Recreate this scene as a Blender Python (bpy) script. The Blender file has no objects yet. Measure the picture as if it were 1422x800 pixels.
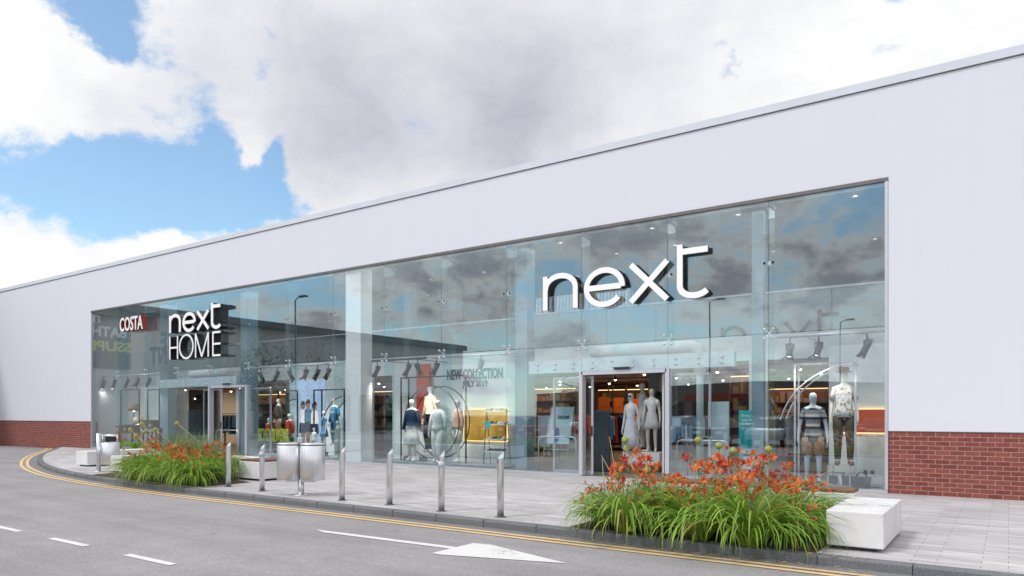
import bpy, math, random
from mathutils import Vector, Matrix
random.seed(7)
R = math.radians
sc = bpy.context.scene
col = sc.collection

# ------------------------------------------------------------------ world frame
# X runs along the shop front, Y into the shop (front glass at Y = 0), Z up, footway at Z = 0
EYE = 1.55; DIST = 15.7085; FPX = 995.0
YAW = math.atan(995 / 1436)
FW = (-math.sin(YAW), math.cos(YAW)); RT = (math.cos(YAW), math.sin(YAW))
def _ray(px, py):
    a = (px - 711) / FPX
    return FW[0] + a * RT[0], FW[1] + a * RT[1], (575 - py) / FPX
def atY(px, py, Y):
    r = _ray(px, py); s = (Y + DIST) / r[1]
    return Vector((r[0] * s, Y, EYE + r[2] * s))
def atZ(px, py, z=0.0):
    r = _ray(px, py); s = (z - EYE) / r[2]
    return Vector((r[0] * s, -DIST + r[1] * s, z))
def atX(px, py, X):
    r = _ray(px, py); s = X / r[0]
    return Vector((X, -DIST + r[1] * s, EYE + r[2] * s))
def xat(px, Y): return atY(px, 575, Y).x

# ------------------------------------------------------------------ materials
def newmat(name):
    m = bpy.data.materials.new(name); m.use_nodes = True
    nt = m.node_tree; nt.nodes.clear()
    o = nt.nodes.new('ShaderNodeOutputMaterial'); return m, nt, o
def N(nt, t, **kw):
    n = nt.nodes.new(t)
    for k, v in kw.items(): setattr(n, k, v)
    return n
def L(nt, a, b): nt.links.new(a, b)
def setin(n, **kw):
    for k, v in kw.items(): n.inputs[k.replace('_', ' ')].default_value = v
def c4(c): return (c[0], c[1], c[2], 1)
def ramp(nt, fac, stops, interp='LINEAR'):
    r = N(nt, 'ShaderNodeValToRGB'); r.color_ramp.interpolation = interp
    e = r.color_ramp.elements
    while len(e) < len(stops): e.new(0.5)
    for i, (p, c) in enumerate(stops): e[i].position = p; e[i].color = c4(c)
    L(nt, fac, r.inputs[0]); return r.outputs[0]
def noise(nt, vec, scale, detail=4, rough=0.55, dist=0):
    n = N(nt, 'ShaderNodeTexNoise'); n.inputs['Scale'].default_value = scale
    n.inputs['Detail'].default_value = detail; n.inputs['Roughness'].default_value = rough
    n.inputs['Distortion'].default_value = dist
    if vec is not None: L(nt, vec, n.inputs['Vector'])
    return n.outputs[0]
def mth(nt, op, a, b=None, clamp=False):
    n = N(nt, 'ShaderNodeMath', operation=op); n.use_clamp = clamp
    for i, v in enumerate((a, b)):
        if v is None: continue
        if isinstance(v, (int, float)): n.inputs[i].default_value = v
        else: L(nt, v, n.inputs[i])
    return n.outputs[0]
def mapping(nt, scale=(1, 1, 1), rot=(0, 0, 0), kind='Object'):
    tc = N(nt, 'ShaderNodeTexCoord'); mp = N(nt, 'ShaderNodeMapping')
    mp.inputs['Scale'].default_value = scale; mp.inputs['Rotation'].default_value = rot
    L(nt, tc.outputs[kind], mp.inputs[0]); return mp.outputs[0]
def bump(nt, h, strength, dist=0.01):
    b = N(nt, 'ShaderNodeBump'); b.inputs['Strength'].default_value = strength
    b.inputs['Distance'].default_value = dist; L(nt, h, b.inputs['Height']); return b.outputs[0]

def plain(name, c, rough=0.6, metal=0.0, var=0.12, scale=6.0, bmp=0.0, spec=0.5):
    m, nt, o = newmat(name); p = N(nt, 'ShaderNodeBsdfPrincipled')
    v = mapping(nt); n = noise(nt, v, scale, 5)
    lo = [x * (1 - var) for x in c]; hi = [min(1, x * (1 + var)) for x in c]
    L(nt, ramp(nt, n, [(0.3, lo), (0.7, hi)]), p.inputs['Base Color'])
    setin(p, Roughness=rough, Metallic=metal); p.inputs['Specular IOR Level'].default_value = spec
    if bmp: L(nt, bump(nt, noise(nt, v, scale * 8, 3), bmp), p.inputs['Normal'])
    L(nt, p.outputs[0], o.inputs[0]); return m

def emit(name, c, s):
    m, nt, o = newmat(name); e = N(nt, 'ShaderNodeEmission')
    e.inputs[0].default_value = c4(c); e.inputs[1].default_value = s
    L(nt, e.outputs[0], o.inputs[0]); m.cycles.emission_sampling = 'NONE'; return m

M = {}
def mk_render():
    m, nt, o = newmat('white_render'); p = N(nt, 'ShaderNodeBsdfPrincipled')
    v = mapping(nt); a = noise(nt, v, 0.7, 6, 0.6); b = noise(nt, mapping(nt, (2.2, 1, 0.12)), 2.0, 6, 0.6); c = noise(nt, v, 9, 4)
    f = mth(nt, 'ADD', mth(nt, 'ADD', mth(nt, 'MULTIPLY', a, 0.45), mth(nt, 'MULTIPLY', b, 0.4)), mth(nt, 'MULTIPLY', c, 0.15))
    L(nt, ramp(nt, f, [(0.30, (0.67, 0.69, 0.75)), (0.48, (0.685, 0.705, 0.77)), (0.7, (0.695, 0.715, 0.78))]), p.inputs['Base Color']); setin(p, Roughness=0.85)
    L(nt, bump(nt, noise(nt, v, 80, 3), 0.12, 0.004), p.inputs['Normal']); L(nt, p.outputs[0], o.inputs[0]); return m
M['render'] = mk_render()
M['coping'] = plain('coping_metal', (0.62, 0.65, 0.72), 0.45, var=0.05, scale=1)
M['frame_dark'] = plain('bronze_trim', (0.16, 0.15, 0.145), 0.4, metal=0.5)
M['steel'] = None
M['alu'] = plain('silver_aluminium', (0.56, 0.57, 0.61), 0.35, metal=0.4, var=0.03)
M['white'] = plain('white_paint', (0.8, 0.8, 0.8), 0.4, var=0.03)
M['letter'] = plain('white_letter_face', (0.93, 0.93, 0.93), 0.45, var=0.01)
M['black'] = plain('black_paint', (0.012, 0.014, 0.016), 0.4)
M['charcoal'] = plain('charcoal_paint', (0.035, 0.045, 0.055), 0.5)
M['floor_in'] = plain('shop_floor_tile', (0.16, 0.155, 0.15), 0.35, scale=2)
M['slab'] = plain('white_bulkhead', (0.78, 0.82, 0.82), 0.6, var=0.03, scale=1)
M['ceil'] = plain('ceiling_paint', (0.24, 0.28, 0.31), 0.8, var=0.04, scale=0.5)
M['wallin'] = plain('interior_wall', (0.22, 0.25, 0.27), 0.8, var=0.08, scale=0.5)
M['panel'] = plain('pale_display_wall', (0.72, 0.76, 0.76), 0.7, var=0.03, scale=0.7)
M['header'] = plain('pale_blue_header', (0.52, 0.64, 0.69), 0.35, var=0.02)
M['column'] = plain('column_cladding', (0.9, 0.93, 0.93), 0.5, var=0.02)
M['column_blue'] = plain('blue_grey_column', (0.22, 0.33, 0.40), 0.5, var=0.04)
M['shopdark'] = plain('dark_shop_wall', (0.15, 0.085, 0.05), 0.7, var=0.3, scale=0.8)
M['shopceil'] = plain('brown_shop_ceiling', (0.30, 0.15, 0.075), 0.7, var=0.2, scale=0.7)
M['tan'] = plain('tan_wall', (0.30, 0.17, 0.10), 0.7, var=0.08, scale=1.5)
M['wood'] = None
M['red'] = plain('rust_red_panel', (0.62, 0.10, 0.04), 0.6)
M['yellow'] = plain('mustard_panel', (0.78, 0.44, 0.05), 0.6)
M['teal'] = plain('teal_print', (0.02, 0.55, 0.56), 0.5)
M['tealdark'] = plain('dark_teal_vinyl', (0.01, 0.11, 0.16), 0.5)
M['navyvinyl'] = plain('navy_vinyl', (0.004, 0.05, 0.10), 0.5)
M['paleblue'] = plain('pale_blue_print', (0.66, 0.80, 0.86), 0.5, var=0.05)
M['lime'] = plain('lime_letter', (0.55, 0.62, 0.06), 0.5)
M['crimson'] = plain('deep_red', (0.28, 0.03, 0.02), 0.5)
M['skin_white'] = plain('mannequin_white', (0.72, 0.70, 0.66), 0.45, var=0.03)
M['skin_grey'] = plain('mannequin_grey', (0.50, 0.57, 0.62), 0.45, var=0.03)
M['soil'] = plain('bark_mulch_soil', (0.07, 0.045, 0.03), 0.95, var=0.5, scale=30, bmp=0.8)
M['grey_fabric'] = plain('grey_fabric', (0.24, 0.26, 0.28), 0.9)
M['lamp'] = emit('lit_lamp', (1.0, 0.78, 0.5), 14)
M['lamp_white'] = emit('lit_white_lamp', (1.0, 0.93, 0.82), 4)
M['strip'] = emit('warm_light_strip', (1.0, 0.62, 0.28), 1.8)
M['screen'] = emit('lit_blue_screen', (0.50, 0.68, 0.95), 0.75)
M['dark_glass'] = plain('tinted_glass', (0.02, 0.025, 0.03), 0.06, spec=0.8)
M['tyre'] = plain('tyre_rubber', (0.02, 0.02, 0.02), 0.8)
M['bark'] = plain('tree_bark', (0.09, 0.07, 0.05), 0.9, bmp=0.5)
M['metal_cladding'] = None
def cloth(name, c, v=0.15): return plain('cloth_' + name, c, 0.92, var=v, scale=9, spec=0.2)
C_ = dict(navy=(0.02, 0.04, 0.08), cream=(0.68, 0.60, 0.48), offwhite=(0.66, 0.70, 0.68), peach=(0.62, 0.40, 0.28),
          white=(0.78, 0.78, 0.78), red=(0.45, 0.05, 0.03), denim=(0.05, 0.16, 0.28), brown=(0.20, 0.11, 0.06),
          olive=(0.07, 0.06, 0.04), tan=(0.30, 0.19, 0.11), beige=(0.46, 0.38, 0.32), blue=(0.10, 0.28, 0.5),
          black=(0.02, 0.02, 0.022), grey=(0.3, 0.32, 0.34), orange=(0.65, 0.16, 0.03), pink=(0.6, 0.35, 0.36), pale=(0.72, 0.76, 0.82))
CL = {k: cloth(k, v) for k, v in C_.items()}

def mk_stripes():
    m, nt, o = newmat('striped_jersey'); p = N(nt, 'ShaderNodeBsdfPrincipled')
    tc = N(nt, 'ShaderNodeTexCoord'); s = N(nt, 'ShaderNodeSeparateXYZ'); L(nt, tc.outputs['Object'], s.inputs[0])
    f = mth(nt, 'FRACT', mth(nt, 'MULTIPLY', s.outputs[2], 5.0))
    L(nt, ramp(nt, f, [(0, (0.03, 0.035, 0.05)), (0.28, (0.60, 0.60, 0.57)), (0.55, (0.38, 0.25, 0.16)), (0.68, (0.16, 0.20, 0.24))], 'CONSTANT'), p.inputs['Base Color'])
    setin(p, Roughness=0.9); L(nt, p.outputs[0], o.inputs[0]); return m
CL['stripe'] = mk_stripes()
def mk_floral():
    m, nt, o = newmat('floral_shirt'); p = N(nt, 'ShaderNodeBsdfPrincipled')
    v = mapping(nt); n = noise(nt, v, 13, 2, 0.6)
    L(nt, ramp(nt, n, [(0.0, (0.12, 0.15, 0.13)), (0.38, (0.40, 0.33, 0.22)), (0.44, (0.74, 0.74, 0.74)), (0.60, (0.78, 0.77, 0.76)), (0.66, (0.35, 0.38, 0.40))]), p.inputs['Base Color'])
    setin(p, Roughness=0.9); L(nt, p.outputs[0], o.inputs[0]); return m
CL['floral'] = mk_floral()

def mk_steel():
    m, nt, o = newmat('brushed_stainless_steel'); p = N(nt, 'ShaderNodeBsdfPrincipled')
    v = mapping(nt, (1, 1, 0.02)); n = noise(nt, v, 90, 3)
    L(nt, ramp(nt, n, [(0.3, (0.66, 0.67, 0.69)), (0.7, (0.82, 0.83, 0.85))]), p.inputs['Base Color'])
    v2 = mapping(nt); n2 = noise(nt, v2, 4, 4)
    L(nt, ramp(nt, n2, [(0.3, (0.32,) * 3), (0.7, (0.45,) * 3)]), p.inputs['Roughness'])
    setin(p, Metallic=1.0); p.inputs['Anisotropic'].default_value = 0.4
    L(nt, p.outputs[0], o.inputs[0]); return m
M['steel'] = mk_steel()

def mk_wood():
    m, nt, o = newmat('brown_hardwood'); p = N(nt, 'ShaderNodeBsdfPrincipled')
    v = mapping(nt, (1.5, 14, 14)); n = noise(nt, v, 3, 5, 0.6, 0.5)
    L(nt, ramp(nt, n, [(0.3, (0.10, 0.04, 0.025)), (0.7, (0.26, 0.12, 0.075))]), p.inputs['Base Color'])
    setin(p, Roughness=0.6); L(nt, p.outputs[0], o.inputs[0]); return m
M['wood'] = mk_wood()

def mk_glass(name, tint, base, rough=0.0):
    m, nt, o = newmat(name)
    t = N(nt, 'ShaderNodeBsdfTransparent'); t.inputs[0].default_value = c4(tint)
    g = N(nt, 'ShaderNodeBsdfGlossy'); g.inputs['Roughness'].default_value = rough; g.inputs[0].default_value = (0.86, 0.97, 1, 1)
    lw = N(nt, 'ShaderNodeLayerWeight'); lw.inputs[0].default_value = 0.5
    f = mth(nt, 'ADD', mth(nt, 'MULTIPLY', mth(nt, 'POWER', lw.outputs['Facing'], 3.0), 0.5), base)
    # very faint waviness of the panes
    v = mapping(nt); b = bump(nt, noise(nt, v, 0.5, 1), 0.05, 0.02); L(nt, b, g.inputs['Normal'])
    mx = N(nt, 'ShaderNodeMixShader'); L(nt, f, mx.inputs[0]); L(nt, t.outputs[0], mx.inputs[1]); L(nt, g.outputs[0], mx.inputs[2])
    L(nt, mx.outputs[0], o.inputs[0]); return m
M['glass'] = mk_glass('shopfront_glass', (0.945, 0.975, 0.985), 0.13)
M['fin'] = mk_glass('glass_fin', (0.86, 0.955, 0.975), 0.02)
M['glassdoor'] = mk_glass('door_glass', (0.90, 0.96, 0.96), 0.07)
def mk_frost():
    m, nt, o = newmat('frosted_glass'); d = N(nt, 'ShaderNodeBsdfDiffuse'); d.inputs[0].default_value = (0.55, 0.64, 0.67, 1)
    t = N(nt, 'ShaderNodeBsdfTransparent'); t.inputs[0].default_value = (0.85, 0.92, 0.93, 1)
    mx = N(nt, 'ShaderNodeMixShader'); mx.inputs[0].default_value = 0.5
    L(nt, t.outputs[0], mx.inputs[1]); L(nt, d.outputs[0], mx.inputs[2]); L(nt, mx.outputs[0], o.inputs[0]); return m
M['frost'] = mk_frost()

def mk_brick():
    m, nt, o = newmat('red_brickwork'); p = N(nt, 'ShaderNodeBsdfPrincipled')
    v = mapping(nt, (1, 1, 1), (R(90), 0, 0)); b = N(nt, 'ShaderNodeTexBrick'); L(nt, v, b.inputs[0])
    b.offset = 0.5; b.inputs['Scale'].default_value = 1
    b.inputs['Brick Width'].default_value = 0.235; b.inputs['Row Height'].default_value = 0.086
    b.inputs['Mortar Size'].default_value = 0.0065; b.inputs['Mortar Smooth'].default_value = 0.25
    b.inputs['Color1'].default_value = (0.20, 0.048, 0.038, 1); b.inputs['Color2'].default_value = (0.29, 0.080, 0.062, 1)
    b.inputs['Mortar'].default_value = (0.42, 0.27, 0.22, 1); b.inputs['Bias'].default_value = -0.1
    mx = N(nt, 'ShaderNodeMixRGB', blend_type='MULTIPLY'); mx.inputs[0].default_value = 0.55
    n = noise(nt, v, 14, 5); L(nt, b.outputs[0], mx.inputs[1]); L(nt, ramp(nt, n, [(0.25, (0.55,) * 3), (0.75, (1.2,) * 3)]), mx.inputs[2])
    L(nt, mx.outputs[0], p.inputs['Base Color']); setin(p, Roughness=0.85)
    L(nt, bump(nt, mth(nt, 'SUBTRACT', 1, b.outputs[1]), 0.6, 0.006), p.inputs['Normal'])
    L(nt, p.outputs[0], o.inputs[0]); return m
M['brick'] = mk_brick()

def mk_paving():
    m, nt, o = newmat('grey_plank_paving'); p = N(nt, 'ShaderNodeBsdfPrincipled')
    v = mapping(nt); b = N(nt, 'ShaderNodeTexBrick'); L(nt, v, b.inputs[0])
    b.offset = 0.37; b.offset_frequency = 2; b.inputs['Scale'].default_value = 1
    b.inputs['Brick Width'].default_value = 0.62; b.inputs['Row Height'].default_value = 0.155
    b.inputs['Mortar Size'].default_value = 0.004; b.inputs['Mortar Smooth'].default_value = 0.3
    b.inputs['Color1'].default_value = (0.56, 0.55, 0.555, 1); b.inputs['Color2'].default_value = (0.44, 0.43, 0.435, 1)
    b.inputs['Mortar'].default_value = (0.24, 0.23, 0.225, 1)
    v2 = mapping(nt, (0.55, 5, 1)); n = noise(nt, v2, 2.2, 6, 0.65, 0.6)
    n2 = noise(nt, v, 0.5, 3); n3 = noise(nt, v, 60, 2)
    mx = N(nt, 'ShaderNodeMixRGB', blend_type='MULTIPLY'); mx.inputs[0].default_value = 1
    L(nt, b.outputs[0], mx.inputs[1]); L(nt, ramp(nt, n, [(0.3, (0.78, 0.76, 0.75)), (0.7, (1.2, 1.2, 1.22))]), mx.inputs[2])
    mx2 = N(nt, 'ShaderNodeMixRGB', blend_type='MULTIPLY'); mx2.inputs[0].default_value = 1
    L(nt, mx.outputs[0], mx2.inputs[1]); L(nt, ramp(nt, mth(nt, 'ADD', mth(nt, 'MULTIPLY', n2, 0.6), mth(nt, 'MULTIPLY', n3, 0.4)), [(0.35, (0.84,) * 3), (0.65, (1.12,) * 3)]), mx2.inputs[2])
    L(nt, mx2.outputs[0], p.inputs['Base Color']); setin(p, Roughness=0.8)
    L(nt, bump(nt, mth(nt, 'SUBTRACT', mth(nt, 'MULTIPLY', n, 0.5), b.outputs[1]), 0.4, 0.006), p.inputs['Normal'])
    L(nt, p.outputs[0], o.inputs[0]); return m
M['paving'] = mk_paving()

def mk_asphalt(name, lo, hi):
    m, nt, o = newmat(name); p = N(nt, 'ShaderNodeBsdfPrincipled')
    v = mapping(nt); n = noise(nt, v, 70, 3, 0.8); n2 = noise(nt, v, 0.6, 4); n3 = noise(nt, v, 6, 4)
    mx = N(nt, 'ShaderNodeMixRGB', blend_type='MULTIPLY'); mx.inputs[0].default_value = 1
    L(nt, ramp(nt, n, [(0.32, lo), (0.5, [(a + b) / 2 for a, b in zip(lo, hi)]), (0.68, hi)]), mx.inputs[1])
    L(nt, ramp(nt, mth(nt, 'ADD', mth(nt, 'MULTIPLY', n2, 0.7), mth(nt, 'MULTIPLY', n3, 0.3)), [(0.35, (0.88,) * 3), (0.65, (1.1,) * 3)]), mx.inputs[2])
    st = noise(nt, mapping(nt, (0.12, 1.3, 1)), 1.6, 5, 0.6, 0.3); sp_ = noise(nt, v, 1.7, 2, 0.5)
    vo = N(nt, 'ShaderNodeTexVoronoi', feature='DISTANCE_TO_EDGE'); vo.inputs['Scale'].default_value = 0.22; wv = N(nt, 'ShaderNodeMixRGB'); wv.inputs[0].default_value = 0.12; L(nt, v, wv.inputs[1]); nn = N(nt, 'ShaderNodeTexNoise'); nn.inputs['Scale'].default_value = 1.5; L(nt, v, nn.inputs['Vector']); L(nt, nn.outputs[1], wv.inputs[2]); L(nt, wv.outputs[0], vo.inputs['Vector'])
    mA = N(nt, 'ShaderNodeMixRGB', blend_type='MULTIPLY'); mA.inputs[0].default_value = 1; L(nt, mx.outputs[0], mA.inputs[1]); L(nt, ramp(nt, st, [(0.3, (0.86,) * 3), (0.6, (1.05,) * 3)]), mA.inputs[2])
    mB = N(nt, 'ShaderNodeMixRGB', blend_type='MULTIPLY'); mB.inputs[0].default_value = 1; L(nt, mA.outputs[0], mB.inputs[1]); L(nt, ramp(nt, sp_, [(0.22, (0.62,) * 3), (0.29, (1,) * 3)]), mB.inputs[2])
    mC = N(nt, 'ShaderNodeMixRGB', blend_type='MULTIPLY'); mC.inputs[0].default_value = 0.0; L(nt, mB.outputs[0], mC.inputs[1]); L(nt, ramp(nt, vo.outputs[0], [(0.0, (0.5,) * 3), (0.006, (1,) * 3)]), mC.inputs[2])
    L(nt, mC.outputs[0], p.inputs['Base Color']); setin(p, Roughness=0.85)
    L(nt, bump(nt, n, 0.5, 0.006), p.inputs['Normal']); L(nt, p.outputs[0], o.inputs[0]); return m
M['asphalt'] = mk_asphalt('asphalt', (0.17, 0.165, 0.17), (0.42, 0.41, 0.42))
M['kerb'] = mk_asphalt('granite_kerb', (0.09, 0.098, 0.105), (0.23, 0.24, 0.25))
def mk_paint(name, c, wear=0.4):
    m, nt, o = newmat(name); p = N(nt, 'ShaderNodeBsdfPrincipled')
    v = mapping(nt); n = noise(nt, v, 45, 4, 0.75); n2 = noise(nt, v, 2.5, 4)
    f = mth(nt, 'ADD', mth(nt, 'MULTIPLY', n, 0.6), mth(nt, 'MULTIPLY', n2, 0.4))
    L(nt, ramp(nt, f, [(wear - 0.03, (0.25, 0.24, 0.24)), (wear + 0.05, c)]), p.inputs['Base Color']); setin(p, Roughness=0.7)
    L(nt, p.outputs[0], o.inputs[0]); return m
M['yline'] = mk_paint('yellow_road_paint', (0.80, 0.55, 0.25), 0.40)
M['wline'] = mk_paint('white_road_paint', (0.72, 0.72, 0.71), 0.39)

def mk_concrete():
    m, nt, o = newmat('white_concrete'); p = N(nt, 'ShaderNodeBsdfPrincipled')
    v = mapping(nt); n = noise(nt, v, 3, 6, 0.6); n2 = noise(nt, v, 60, 2, 0.7)
    f = mth(nt, 'ADD', mth(nt, 'MULTIPLY', n, 0.6), mth(nt, 'MULTIPLY', n2, 0.4))
    L(nt, ramp(nt, f, [(0.33, (0.60, 0.60, 0.59)), (0.6, (0.76, 0.76, 0.76))]), p.inputs['Base Color']); setin(p, Roughness=0.75)
    L(nt, bump(nt, n2, 0.15, 0.004), p.inputs['Normal']); L(nt, p.outputs[0], o.inputs[0]); return m
M['concrete'] = mk_concrete()

def mk_leaf(name, cols, rough=0.5):
    m, nt, o = newmat(name); p = N(nt, 'ShaderNodeBsdfPrincipled')
    g = N(nt, 'ShaderNodeNewGeometry'); k = len(cols)
    L(nt, ramp(nt, g.outputs['Random Per Island'], [(i / (k - 1), c) for i, c in enumerate(cols)]), p.inputs['Base Color'])
    setin(p, Roughness=rough); tr = N(nt, 'ShaderNodeBsdfTranslucent')
    mx = N(nt, 'ShaderNodeMixShader'); mx.inputs[0].default_value = 0.3
    L(nt, ramp(nt, g.outputs['Random Per Island'], [(i / (k - 1), c) for i, c in enumerate(cols)]), tr.inputs[0])
    L(nt, p.outputs[0], mx.inputs[1]); L(nt, tr.outputs[0], mx.inputs[2]); L(nt, mx.outputs[0], o.inputs[0]); return m
M['blade'] = mk_leaf('daylily_leaf', [(0.07, 0.16, 0.012), (0.18, 0.35, 0.03), (0.30, 0.52, 0.06), (0.13, 0.27, 0.02), (0.38, 0.56, 0.10), (0.24, 0.42, 0.04), (0.50, 0.40, 0.14)])
M['grass'] = mk_leaf('fine_grass', [(0.10, 0.20, 0.05), (0.22, 0.38, 0.12), (0.30, 0.46, 0.16)])
M['stalk'] = mk_leaf('flower_stalk', [(0.18, 0.26, 0.06), (0.38, 0.34, 0.16)])
M['straw'] = mk_leaf('dry_stalk', [(0.50, 0.38, 0.24), (0.62, 0.50, 0.32)])
M['petal'] = mk_leaf('orange_petal', [(0.36, 0.035, 0.012), (0.62, 0.10, 0.015), (0.80, 0.20, 0.03), (0.50, 0.06, 0.015), (0.85, 0.34, 0.09)])
M['petal_red'] = mk_leaf('deep_red_petal', [(0.30, 0.015, 0.02), (0.50, 0.04, 0.02), (0.62, 0.11, 0.03)])
M['allium'] = mk_leaf('allium_floret', [(0.36, 0.46, 0.10), (0.58, 0.62, 0.20), (0.60, 0.44, 0.22)])
M['treeleaf'] = mk_leaf('tree_leaf', [(0.02, 0.05, 0.015), (0.05, 0.09, 0.025), (0.08, 0.12, 0.03)])
M['houseleaf'] = mk_leaf('house_plant_leaf', [(0.015, 0.05, 0.015), (0.04, 0.10, 0.03)])
M['goods'] = mk_leaf('mixed_goods', [(0.5, 0.12, 0.03), (0.6, 0.5, 0.35), (0.08, 0.12, 0.2), (0.5, 0.3, 0.06), (0.1, 0.08, 0.06), (0.65, 0.62, 0.58), (0.3, 0.05, 0.03)])
M['petal_white'] = mk_leaf('white_petal', [(0.6, 0.6, 0.6), (0.75, 0.72, 0.7)])

# ------------------------------------------------------------------ mesh helpers
class MB:
    def __init__(s): s.v = []; s.f = []; s.smooth = []
    def add(s, vs, fs, sm=False):
        b = len(s.v); s.v += [Vector(v) for v in vs]; s.f += [[b + i for i in f] for f in fs]; s.smooth += [sm] * len(fs); return s
    def box(s, x0, x1, y0, y1, z0, z1):
        vs = [(x, y, z) for z in (z0, z1) for y in (y0, y1) for x in (x0, x1)]
        return s.add(vs, [(0, 2, 3, 1), (4, 5, 7, 6), (0, 1, 5, 4), (2, 6, 7, 3), (0, 4, 6, 2), (1, 3, 7, 5)])
    def prism(s, pts, d):                      # closed polygon pts (3D, planar) pushed by d
        n = len(pts); pts = [Vector(p) for p in pts]; d = Vector(d)
        vs = pts + [p + d for p in pts]
        fs = [list(range(n)), list(range(2 * n - 1, n - 1, -1))]
        return s.add(vs, fs + [(i, i + n, (i + 1) % n + n, (i + 1) % n) for i in range(n)])
    def rings(s, rs, sm=True, cap=True, closed=False):
        n = len(rs[0]); vs = [p for r in rs for p in r]; fs = []
        m = len(rs)
        for k in range(m if closed else m - 1):
            a = k * n; b = ((k + 1) % m) * n
            for i in range(n): fs.append((a + i, a + (i + 1) % n, b + (i + 1) % n, b + i))
        if cap and not closed: fs += [list(range(n))[::-1], list(range((m - 1) * n, m * n))]
        return s.add(vs, fs, sm)
    def tube(s, pts, r, n=8, closed=False, ry=None):
        pts = [Vector(p) for p in pts]; m = len(pts)
        rad = r if isinstance(r, (list, tuple)) else [r] * m
        rs = []; up = None
        for i, p in enumerate(pts):
            if closed: t = pts[(i + 1) % m] - pts[i - 1]
            else: t = pts[min(i + 1, m - 1)] - pts[max(i - 1, 0)]
            t.normalize()
            if up is None: up = Vector((0, 0, 1)) if abs(t.z) < 0.9 else Vector((0, 1, 0))
            a = up.cross(t)
            if a.length < 1e-4: a = Vector((1, 0, 0)).cross(t)
            a.normalize(); b = t.cross(a); up = b
            rs.append([p + (a * math.cos(q) + b * math.sin(q)) * rad[i] for q in [2 * math.pi * k / n for k in range(n)]])
        return s.rings(rs, True, True, closed)
    def lathe(s, prof, c=(0, 0, 0), n=20, sx=1, sy=1, axis='z'):
        rs = []
        for r, z in prof:
            ring = []
            for k in range(n):
                q = 2 * math.pi * k / n; a, b = r * math.cos(q) * sx, r * math.sin(q) * sy
                ring.append(Vector(c) + (Vector((a, b, z)) if axis == 'z' else Vector((a, z, b))))
            rs.append(ring)
        return s.rings(rs)
    def ball(s, c, r, n=10, sz=1):
        return s.lathe([(max(1e-3, r * math.sin(math.pi * k / (n // 2 + 1))), -r * sz * math.cos(math.pi * k / (n // 2 + 1))) for k in range(n // 2 + 2)], c, n)
    def xf(s, mat):
        s.v = [mat @ v for v in s.v]; return s
    def mesh(s, name, mat, off=Vector((0, 0, 0)), bevel=0):
        me = bpy.data.meshes.new(name); me.from_pydata([v - off for v in s.v], [], s.f)
        for p, sm in zip(me.polygons, s.smooth): p.use_smooth = sm
        me.validate(); me.materials.append(mat); me.update(); return me
ORG = {}
def build(mb, name, mat, parent=None, bevel=0, **kw):
    off = ORG.get(parent.name, Vector((0, 0, 0))) if parent else Vector((0, 0, 0))
    me = mb if isinstance(mb, bpy.types.Mesh) else mb.mesh(name, mat, off)
    o = bpy.data.objects.new(name, me); col.objects.link(o)
    if parent: o.parent = parent; ORG[o.name] = off
    if bevel:
        b = o.modifiers.new('bevel', 'BEVEL'); b.width = bevel; b.segments = 2; b.limit_method = 'ANGLE'
    return tag(o, **kw)
def tag(o, label=None, cat=None, group=None, kind=None):
    if label: o['label'] = label
    if cat: o['category'] = cat
    if group: o['group'] = group
    if kind: o['kind'] = kind
    return o
def empty(name, label, cat, loc=(0, 0, 0), rz=0, group=None, bake=True):
    """bake: parts are given in world coordinates; otherwise in the thing's own frame"""
    o = bpy.data.objects.new(name, None); col.objects.link(o); o.location = loc; o.rotation_euler.z = rz
    o.empty_display_size = 0.2; ORG[o.name] = Vector(loc) if bake else Vector((0, 0, 0))
    return tag(o, label, cat, group)
def one(mb, name, mat, label, cat, group=None, loc=None, bevel=0):
    """a thing that is a single mesh, its origin at its base"""
    if loc is None:
        lo = Vector([min(v[i] for v in mb.v) for i in range(3)]); hi = Vector([max(v[i] for v in mb.v) for i in range(3)])
        loc = Vector(((lo.x + hi.x) / 2, (lo.y + hi.y) / 2, lo.z))
    me = mb.mesh(name, mat, Vector(loc)); o = bpy.data.objects.new(name, me); col.objects.link(o); o.location = loc
    if bevel:
        b = o.modifiers.new('bevel', 'BEVEL'); b.width = bevel; b.segments = 2; b.limit_method = 'ANGLE'
    ORG[o.name] = Vector(loc)
    return tag(o, label, cat, group)
def copy_tree(o, parent=None):
    c = o.copy(); col.objects.link(c)
    if parent is not None: c.parent = parent
    ORG[c.name] = ORG.get(o.name, Vector((0, 0, 0)))
    for ch in [x for x in KIDS.get(o.name, []) or o.children]: copy_tree(ch, c)
    return c
KIDS = {}
def place(proto, first, loc, rz, label, scale=None, group=None):
    o = proto if first else copy_tree(proto)
    o.location = loc; o.rotation_euler = (0, 0, rz)
    if scale: o.scale = (scale,) * 3 if isinstance(scale, (int, float)) else scale
    o['label'] = label
    if group: o['group'] = group
    return o
def structure(mb, name, mat, bevel=0): return build(mb, name, mat, None, bevel, kind='structure')

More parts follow.
